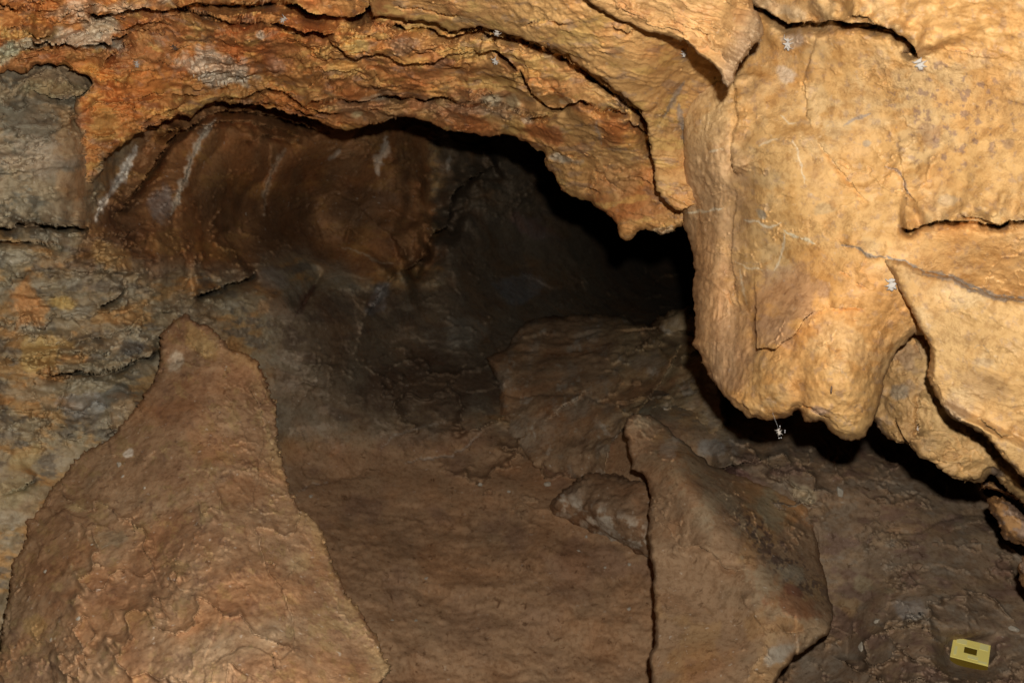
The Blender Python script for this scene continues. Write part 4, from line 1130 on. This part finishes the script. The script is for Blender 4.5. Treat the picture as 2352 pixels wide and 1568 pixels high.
def slabr_colour(G):
    U, V = G.U, G.V
    n1 = fbm(uv3(U, V, 0.5), 1 / 130.0, 4, 0.55, 181)
    n2 = fbm(uv3(U, V, 2.5), 1 / 50.0, 4, 0.62, 183)
    n3 = fbm(uv3(U, V, 6.5), 1 / 16.0, 4, 0.65, 185)
    c = base(G, (0.27, 0.172, 0.098))
    c = mix(c, (0.33, 0.20, 0.09), sm(n1, 0.0, 0.4) * 0.6)
    rid = 1 - sm(np.abs((V - 1064) - 1.33 * (U - 1566)), 30, 150)
    c = mix(c, (0.30, 0.225, 0.14), rid * sm(n2, -0.2, 0.3) * 0.8)
    band = (1 - sm(np.abs((V - 1240) - 1.15 * (U - 1760)), 25, 80)) * sm(V, 1140, 1200) * (1 - sm(V, 1340, 1400))
    c = mix(c, (0.085, 0.055, 0.045), band * sm(n3, -0.05, 0.2) * 0.8)
    c = blobs(G, c, [(1770, 1170, 60, 40, 50, (0.26, 0.225, 0.145), 0.7), (1540, 1030, 20, 30, 30, (0.45, 0.38, 0.30), 0.6), (1830, 1390, 70, 26, 20, (0.25, 0.125, 0.065), 0.8), (1830, 1360, 26, 14, 30, (0.20, 0.085, 0.05), 0.8), (1600, 1480, 70, 60, 0, (0.33, 0.205, 0.095), 0.6), (1790, 1500, 60, 24, -38, (0.33, 0.29, 0.23), 0.7), (1830, 1320, 40, 20, 30, (0.32, 0.27, 0.19), 0.6)], 17)
    return c * 1.3


Gs = relief(SLAB_R, SLABR_Z, s=2.3, R=12, T=0.04, jit=6, jf=1 / 34.0, lines=slabr_lines, shape=lambda G: (0.03 * (1 - sm(G.V, 1260, 1300) * (1 - sm(G.U, 1680, 1760))) * (facets(G.U, G.V, 130, 0.9, 55, 0.7, 0.15) + facets(G.U, G.V, 44, 0.25, 57, 1.0, 0.15) + breaks(G, 90, 1.0, 63, 1.5, 0.12, -0.1, 0.8) + breaks(G, 45, 0.5, 64, 1.3, 0.12, 0.0, 0.8))).astype(f4),
            rough=0.005, rough_f=5, fine=0.0006, fine_f=40, skirt=0.5, seed=28)
o = build('boulder', Gs, slabr_colour, M_SLAB)
tag(o, 'tall tan boulder with a smooth lower face and a dark speckled band on its ridge', 'boulder')

SMALL = [(1268, 1151), (1288, 1134), (1322, 1110), (1356, 1096), (1424, 1094), (1478, 1108), (1530, 1130), (1540, 1310), (1488, 1290), (1424, 1256), (1356, 1227), (1308, 1200), (1268, 1180), (1262, 1165)]
Z_ = Depth(far([(1270, 1165, 2.92), (1320, 1112, 2.94), (1420, 1098, 2.86), (1390, 1160, 2.60), (1330, 1160, 2.72), (1460, 1190, 2.50), (1308, 1202, 2.90), (1356, 1228, 2.84), (1424, 1258, 2.74), (1488, 1292, 2.66), (1480, 1112, 2.72), (1535, 1200, 2.45)]), 40)
Gs = relief(SMALL, Z_, s=2.5, R=26, T=0.10, jit=5, jf=1 / 18.0, rough=0.03, rough_f=5, fine=0.01, fine_f=22, skirt=0.4, seed=31,
            shape=lambda G: (facets(G.U, G.V, 60, 0.04, 65, 1.6)).astype(f4))


def small_colour(G):
    n2 = fbm(uv3(G.U, G.V, 2.5), 1 / 30.0, 4, 0.65, 191)
    c = base(G, (0.215, 0.135, 0.078))
    low = sm(G.V - 0.42 * (G.U - 1300), 1105, 1165)
    c = mix(c, (0.46, 0.41, 0.33), low * sm(n2, -0.1, 0.25) * 0.85)
    return c * 1.3


o = build('boulder', Gs, small_colour, M_SLAB)
tag(o, 'low flat-topped rock with white crusted flank beside the tall tan boulder', 'boulder')

MOUND = [(1115, 826), (1130, 850), (1138, 866), (1143, 912), (1143, 948), (1160, 1010), (1230, 1080), (1330, 1110), (1440, 1120), (1520, 1100), (1640, 1050), (1680, 960), (1660, 860), (1640, 770), (1570, 745), (1492, 745), (1458, 737), (1424, 727), (1383, 723), (1305, 720), (1254, 724), (1205, 738), (1169, 788), (1118, 818)]
Z_ = Depth(far([(1130, 860, 4.1), (1150, 950, 3.85), (1220, 760, 4.9), (1300, 730, 5.1), (1400, 740, 4.9), (1500, 755, 4.6), (1250, 830, 4.2), (1400, 820, 4.15), (1300, 930, 3.72), (1450, 920, 3.55), (1560, 860, 3.6), (1620, 800, 3.7), (1250, 1070, 3.42), (1400, 1060, 3.2), (1550, 1020, 3.0), (1650, 950, 3.05)]))


def mound_colour(G):
    n1 = fbm(uv3(G.U, G.V, 0.5), 1 / 90.0, 4, 0.6, 195)
    n2 = fbm(uv3(G.U, G.V, 2.5), 1 / 35.0, 4, 0.65, 197)
    c = base(G, (0.27, 0.175, 0.10))
    c = mix(c, (0.29, 0.22, 0.12), sm(G.U, 1350, 1480) * 0.6)
    c = mix(c, (0.28, 0.225, 0.165), sm(n1, 0.1, 0.5) * 0.6)
    c = mix(c, (0.38, 0.33, 0.26), sm(n2, 0.45, 0.7) * 0.7)
    c = mix(c, (0.19, 0.115, 0.065), sm(-n1, 0.1, 0.5) * 0.6)
    return c * 1.3


Gs = relief(MOUND, Z_, s=2.8, R=24, T=0.16, jit=5, jf=1 / 26.0, rough=0.02, rough_f=2.5, fine=0.006, fine_f=14, skirt=0.9, seed=34,
            lines=[([(1380, 1120), (1400, 1030), (1430, 980), (1480, 930), (1530, 860), (1570, 790)], 0.10, 0.10, 80, 30), ([(1250, 970), (1290, 940), (1350, 900)], 0.05, 0.05, 40, 20)],
            shape=lambda G: (facets(G.U, G.V, 150, 0.10, 75, 1.5, 0.2) + facets(G.U, G.V, 55, 0.03, 77, 1.5, 0.15) + breaks(G, 110, 0.07, 65, 1.5, 0.12, -0.1)).astype(f4))
o = build('boulder', Gs, mound_colour, M_SLAB)
tag(o, 'broad dim brown rock mound in the middle of the chamber behind the boulders', 'boulder')

KNOB = [(1496, 752), (1512, 724), (1546, 712), (1580, 710), (1660, 720), (1680, 860), (1600, 850), (1560, 820), (1520, 790)]
Z_ = Depth(far([(1510, 740, 4.4), (1580, 730, 4.1), (1560, 800, 3.95), (1650, 780, 3.9)]))
Gs = relief(KNOB, Z_, s=2.8, R=26, T=0.22, jit=4, rough=0.05, rough_f=3, fine=0.014, fine_f=12, skirt=0.6, seed=37)
o = build('boulder', Gs, mound_colour, M_SLAB)
tag(o, 'rounded rock knob at the rear, partly hidden by the hanging rock', 'boulder')

# ================================================================== SMALL THINGS
def hit(u, v):
    """nearest built surface under a measured point: position, normal"""
    best = None
    for g in SURF:
        d = (g.U - u) ** 2 + (g.V - v) ** 2
        near = np.nonzero(d < 49)[0]
        if not len(near):
            continue
        z = (g.P[near] - CAM) @ RZ
        zz = float(np.median(z))
        if best is None or zz < best[0]:
            k = near[np.argmin(d[near])]
            n = g.N[near].mean(0)
            best = (zz, g.P[k].copy(), n / np.linalg.norm(n), g)
    return best


def frame(n, roll):
    """axes on a surface: Y up along it, Z outwards, turned by roll"""
    z = Vector(n)
    y = Vector(RY) - z * z.dot(Vector(RY))
    y.normalize()
    x = y.cross(z)
    m = Matrix((x, y, z)).transposed()
    return m @ Matrix.Rotation(roll, 3, 'Z')


M_FUZZ = simple('white_fungus', (0.50, 0.46, 0.41), 0.9, 0.1, 900, 0.2)
M_PALE = simple('grey_insect', (0.42, 0.37, 0.32), 0.7, 0.2, 700, 0.3)
M_DARK = simple('brown_insect', (0.10, 0.055, 0.03), 0.45, 0.5, 500, 0.3)
M_DROP = simple('water_bead', (0.8, 0.8, 0.8), 0.08, 0.8, None, 0.02)
M_THREAD = simple('silk', (0.7, 0.7, 0.68), 0.5, 0.3, None, 0.02)


def insect(u, v, L, roll, label, mat, seed, stub=1.0, lift=0.25, legs=6, hang=None, group='dead insects on the cave rock', name='insect'):
    rnd = random.Random(seed)
    L *= 0.85
    h = hit(u, v) if hang is None else None
    if hang is None:
        p, n = h[1], h[2]
        tow = CAM - p
        n = n * 0.5 + 0.5 * tow / np.linalg.norm(tow)
        n /= np.linalg.norm(n)
    else:
        p = unproject(np.array([u]), np.array([v]), np.array([hang]))[0]
        n = (CAM - p) / np.linalg.norm(CAM - p)
    vs, es, rs = [], [], []

    def add(co, r, frm=None):
        vs.append(co)
        rs.append(r)
        if frm is not None:
            es.append((frm, len(vs) - 1))
        return len(vs) - 1
    b0 = add((0, 0, lift * L), 0.13 * L * stub)
    b1 = add((0.02 * L, 0.2 * L, (lift + 0.02) * L), 0.10 * L * stub, b0)
    add((0.0, 0.36 * L, lift * L), 0.085 * L * stub, b1)
    b3 = add((-0.02 * L, -0.22 * L, lift * L), 0.15 * L * stub, b0)
    add((0.0, -0.46 * L, (lift - 0.05) * L), 0.07 * L, b3)
    for k in range(legs):
        s = 1 if k % 2 else -1
        row = k // 2
        y0 = (0.16 - 0.14 * row) * L
        root = b1 if row == 0 else b0
        an = math.radians((38, -5, -48, -65)[row] + rnd.uniform(-16, 16))
        ln = L * rnd.uniform(0.26, 0.42)
        k1 = add((s * math.cos(an) * ln * 0.6 + s * 0.05 * L, y0 + math.sin(an) * ln * 0.6, (lift + 0.12) * L), 0.045 * L * stub, root)
        add((s * math.cos(an) * ln * 1.25, y0 + math.sin(an) * ln * 1.3, 0.02 * L), 0.022 * L * stub, k1)
    me = bpy.data.meshes.new(name)
    me.from_pydata(vs, es, [])
    o = bpy.data.objects.new(name, me)
    COL.objects.link(o)
    sk = o.modifiers.new('skin', 'SKIN')
    for i, r in enumerate(rs):
        d = me.skin_vertices[0].data[i]
        d.radius = (r, r)
    me.skin_vertices[0].data[0].use_root = True
    sk.use_smooth_shade = True
    ss = o.modifiers.new('smooth', 'SUBSURF')
    ss.levels = ss.render_levels = 1
    me.materials.append(mat)
    o.matrix_world = Matrix.Translation(Vector(p)) @ frame(n, roll).to_4x4()
    tag(o, label, 'insect', group)
    return o


insect(2113, 150, 0.020, 0.3, 'plump white fungus-coated insect with splayed stubby legs at the end of a crack', M_FUZZ, 1, 1.45)
insect(1818, 98, 0.025, -0.15, 'slender white fungus-coated insect on the pale patch under the overhanging layer', M_FUZZ, 2, 0.75)
insect(1570, 122, 0.017, 0.5, 'white insect tucked in the shadow beside the pointed hanging wedge', M_FUZZ, 3, 1.0)
insect(2046, 650, 0.026, 0.15, 'grey-white moth-like insect at the upper corner of the broad slab', M_FUZZ, 4, 1.25)
insect(1139, 142, 0.018, 0.3, 'white insect on the smooth ochre layer under the long curved crack', M_FUZZ, 5, 1.2)
insect(1141, 77, 0.016, -0.5, 'small pale insect on the lip of the long curved crack', M_PALE, 6, 1.0)
insect(1403, 247, 0.014, 0.2, 'tiny pale insect at the ledge end near the column', M_PALE, 7, 1.0)
insect(650, 46, 0.019, -0.6, 'grey insect beside the deep black crevice in the ceiling', M_PALE, 8, 0.9)
insect(2112, 976, 0.015, 0.4, 'small hairy pale insect on the rock in the gap behind the broad slab', M_PALE, 9, 0.9)
insect(403, 112, 0.021, 0.9, 'dark insect on the orange ceiling near the white calcite crust', M_DARK, 10, 0.8)
insect(317, 150, 0.018, 0.2, 'grey moth on the orange ceiling left of the white calcite crust', M_PALE, 11, 1.1)
insect(1911, 893, 0.016, -0.1, 'dark brown slim insect on the blunt hanging tip', M_DARK, 12, 0.75, 0.12, 0)
insect(1262, 96, 0.010, 0.4, 'tiny dark insect just below the long curved crack', M_DARK, 13, 0.8)
o = insect(1789, 991, 0.0135, 0.35, 'white insect with water beads dangling on a thread below the blunt hanging tip', M_PALE, 14, 0.9, 0.0, 6, hang=1.27)
inv = o.matrix_world.inverted()


def part(name, bm, mat, parent):
    me = bpy.data.meshes.new(name)
    bm.to_mesh(me)
    bm.free()
    for p in me.polygons:
        p.use_smooth = True
    me.materials.append(mat)
    c = bpy.data.objects.new(name, me)
    COL.objects.link(c)
    c.parent = parent
    return c


for (x, y) in ((0.004, 0.007), (0.0085, -0.001), (0.0075, -0.0035), (-0.003, -0.0085), (0.0, -0.009)):
    bm = bmesh.new()
    bmesh.ops.create_icosphere(bm, subdivisions=2, radius=0.0007)
    bmesh.ops.translate(bm, verts=bm.verts, vec=(x, y, 0.001))
    part('water_bead', bm, M_DROP, o)
bm = bmesh.new()
bmesh.ops.create_cone(bm, segments=6, radius1=0.00007, radius2=0.00007, depth=0.04)
bmesh.ops.rotate(bm, verts=bm.verts, cent=(0, 0, 0), matrix=Matrix.Rotation(math.pi / 2, 3, 'X') )
bmesh.ops.translate(bm, verts=bm.verts, vec=(0.001, 0.022, 0))
part('thread', bm, M_THREAD, o)

# ---- drips under the calcite crust
crust = [c for c in ceiling.children if c.name.startswith('calcite_crust')][0]
M_CALC = simple('calcite', (0.56, 0.45, 0.32), 0.45, 0.5, 400, 0.25)
for (u, v, L) in ((455, 170, 0.008), (474, 150, 0.014), (500, 184, 0.011), (519, 187, 0.012), (563, 174, 0.008), (540, 181, 0.006), (486, 178, 0.006), (440, 164, 0.006)):
    h = hit(u, v)
    if h is None:
        continue
    p = Vector(h[1]) + Vector(h[2]) * 0.002
    bm = bmesh.new()
    prof = ((0.0, 0.55), (0.25, 0.5), (0.55, 0.34), (0.85, 0.2), (1.0, 0.06))
    rings = []
    for (t, r) in prof:
        ring = []
        for k in range(8):
            a = k * math.pi / 4
            w = 1 + 0.15 * math.sin(3 * a + u)
            ring.append(bm.verts.new((math.cos(a) * r * L * 0.55 * w, math.sin(a) * r * L * 0.55 * w, -t * L)))
        rings.append(ring)
    for r0, r1 in zip(rings, rings[1:]):
        for k in range(8):
            bm.faces.new((r0[k], r0[(k + 1) % 8], r1[(k + 1) % 8], r1[k]))
    bm.faces.new(rings[-1])
    bm.faces.new(rings[0][::-1])
    bmesh.ops.translate(bm, verts=bm.verts, vec=p)
    part('drip', bm, M_CALC, crust)

# ---- small stones lying about
M_STONE = simple('pale_stone', (0.36, 0.31, 0.24), 0.6, 0.4, 120, 0.4)
M_STONE2 = simple('brown_stone', (0.22, 0.14, 0.085), 0.65, 0.3, 120, 0.4)


def stone(u, v, r, seed, mat, label, group, squash=0.6):
    h = hit(u, v)
    if h is None:
        return
    rnd = random.Random(seed)
    r *= 0.8
    bm = bmesh.new()
    bmesh.ops.create_icosphere(bm, subdivisions=2, radius=1)
    cuts = [(Vector((rnd.uniform(-1, 1), rnd.uniform(-1, 1), rnd.uniform(-1, 1))).normalized(), rnd.uniform(0.45, 0.8)) for _ in range(9)]
    for vt in bm.verts:
        for n_, d in cuts:
            e = vt.co.dot(n_) - d
            if e > 0:
                vt.co -= n_ * e
        vt.co = Vector((vt.co.x * r, vt.co.y * r * rnd.uniform(0.78, 0.82), vt.co.z * r * squash))
    me = bpy.data.meshes.new('stone')
    bm.to_mesh(me)
    bm.free()
    me.materials.append(mat)
    o = bpy.data.objects.new('stone', me)
    COL.objects.link(o)
    n = Vector(h[2])
    o.matrix_world = Matrix.Translation(Vector(h[1]) + n * r * squash * 0.25) @ (n.to_track_quat('Z', 'Y').to_matrix().to_4x4()) @ Matrix.Rotation(rnd.uniform(0, 6), 4, 'Z')
    tag(o, label, 'stone', group)


for k, (u, v, r) in enumerate(((274, 1067, 0.010), (283, 1094, 0.005), (109, 1312, 0.006), (182, 1420, 0.006), (120, 1470, 0.004), (212, 1250, 0.004), (330, 1120, 0.005))):
    stone(u, v, r, 50 + k, M_STONE, 'largest white chip of rock, high on the left flank of the pyramid-shaped boulder' if k == 0 else 'tiny white chip of rock lying on the pyramid-shaped boulder', 'white chips on the pyramid-shaped boulder')
for k, (u, v, r) in enumerate(((1260, 1113, 0.016), (1102, 1112, 0.010), (1345, 1232, 0.008), (1446, 1295, 0.008), (1390, 1300, 0.006), (955, 1425, 0.007), (978, 1330, 0.008), (1170, 1130, 0.008), (1445, 1396, 0.009), (1330, 1262, 0.007), (900, 1425, 0.006), (715, 1140, 0.010))):
    stone(u, v, r, 80 + k, M_STONE, 'pale stone on the clay floor just left of the low flat-topped rock' if k == 0 else 'pale stone on the clay floor beside the right edge of the pyramid-shaped boulder' if k == 11 else 'small pale stone lying on the open brown clay floor', 'pale stones on the clay floor')
for k, (u, v, r) in enumerate(((1930, 1130, 0.02), (2010, 1178, 0.014), (2108, 1300, 0.016), (1985, 1490, 0.016), (2055, 1455, 0.012), (1972, 1540, 0.010), (2330, 1440, 0.015), (2240, 1240, 0.014), (2150, 1250, 0.012), (2020, 1430, 0.013), (2120, 1500, 0.012), (1880, 1255, 0.012))):
    stone(u, v, r, 110 + k, M_STONE if k % 3 == 0 else M_STONE2, 'stone on the rubble floor beside the yellow square block' if k == 6 else 'largest pale stone on the rubble floor, directly below the blunt hanging tip' if k == 0 else 'small stone among the rubble on the floor under the right wall', 'rubble stones under the right wall', 0.5)

# ---- yellow square block with a hole, lying on the rubble floor
M_YEL_LIT = simple('yellow_plastic_lit', (1.0, 0.84, 0.24), 0.4, 0.4, None, 0.02)  # top of the block as lit, brightness put into the colour
M_YEL_SHADE = simple('yellow_plastic_shaded', (0.15, 0.095, 0.008), 0.45, 0.4, None, 0.05)  # same plastic in shade: darkness of sides and inside painted as colour
M_PALEY = simple('pale_yellow_reflection', (0.90, 0.84, 0.36), 0.4, 0.4, None, 0.02)  # pale tone painting the see-through reflections in the lid
h = hit(2227, 1514)
S, HT = 0.065, 0.018
bl = bpy.data.objects.new('square_block', None)
COL.objects.link(bl)
pts = [hit(2227 + x, 1512 + y) for x in (-36, -18, 0, 18, 36) for y in (-28, -14, 0, 14, 28)]
A_ = np.array([p_[1] for p_ in pts])
bl.location = (float(A_[:, 0].mean()), float(A_[:, 1].mean()), float(np.percentile(A_[:, 2], 80)) - 0.001)
bl.rotation_euler = (math.radians(8), 0, math.radians(-31))
tag(bl, 'small yellow square block with a square hole, lying on the rubble floor', 'plastic block')


def boxm(bm, x0, x1, y0, y1, z0, z1):
    r = bmesh.ops.create_cube(bm, size=1)
    for vt in r['verts']:
        vt.co = Vector(((x0 + x1) / 2 + vt.co.x * (x1 - x0), (y0 + y1) / 2 + vt.co.y * (y1 - y0), (z0 + z1) / 2 + vt.co.z * (z1 - z0)))


def flat(o):
    for p in o.data.polygons:
        p.use_smooth = False
    bv = o.modifiers.new('edge', 'BEVEL')
    bv.width = 0.0006
    bv.segments = 2
    return o


hs, t, hh = S / 2, 0.004, S * 0.17
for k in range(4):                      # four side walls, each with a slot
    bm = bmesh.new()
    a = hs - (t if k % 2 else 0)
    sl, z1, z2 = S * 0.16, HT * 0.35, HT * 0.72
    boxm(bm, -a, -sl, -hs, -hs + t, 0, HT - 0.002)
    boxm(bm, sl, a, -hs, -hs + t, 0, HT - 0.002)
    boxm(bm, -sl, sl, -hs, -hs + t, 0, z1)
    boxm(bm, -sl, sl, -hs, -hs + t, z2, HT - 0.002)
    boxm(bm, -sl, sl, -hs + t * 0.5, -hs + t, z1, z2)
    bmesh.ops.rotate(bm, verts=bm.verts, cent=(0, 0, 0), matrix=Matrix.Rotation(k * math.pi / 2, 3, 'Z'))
    flat(part('side_wall', bm, M_YEL_SHADE, bl)).modifiers.clear()
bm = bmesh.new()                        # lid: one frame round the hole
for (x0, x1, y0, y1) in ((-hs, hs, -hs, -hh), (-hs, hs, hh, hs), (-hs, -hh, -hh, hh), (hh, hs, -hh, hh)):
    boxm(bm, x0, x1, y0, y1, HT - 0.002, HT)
lid = flat(part('lid', bm, M_YEL_LIT, bl))
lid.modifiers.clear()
for (x0, x1, y0, y1) in ((-0.8, -0.25, 0.45, 0.9), (0.45, 0.9, 0.35, 0.92), (-0.1, 0.45, -0.78, -0.5), (-0.85, -0.7, -0.75, 0.1), (0.45, 0.92, -0.95, -0.75)):  # pale tiles stand in for reflections on the lid
    bm = bmesh.new()
    boxm(bm, x0 * hs, x1 * hs, y0 * hs, y1 * hs, HT - 0.0005, HT + 0.0004)
    flat(part('lid_reflection', bm, M_PALEY, lid)).modifiers.clear()
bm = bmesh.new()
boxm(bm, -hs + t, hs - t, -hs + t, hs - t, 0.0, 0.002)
flat(part('base_plate', bm, M_YEL_SHADE, bl)).modifiers.clear()
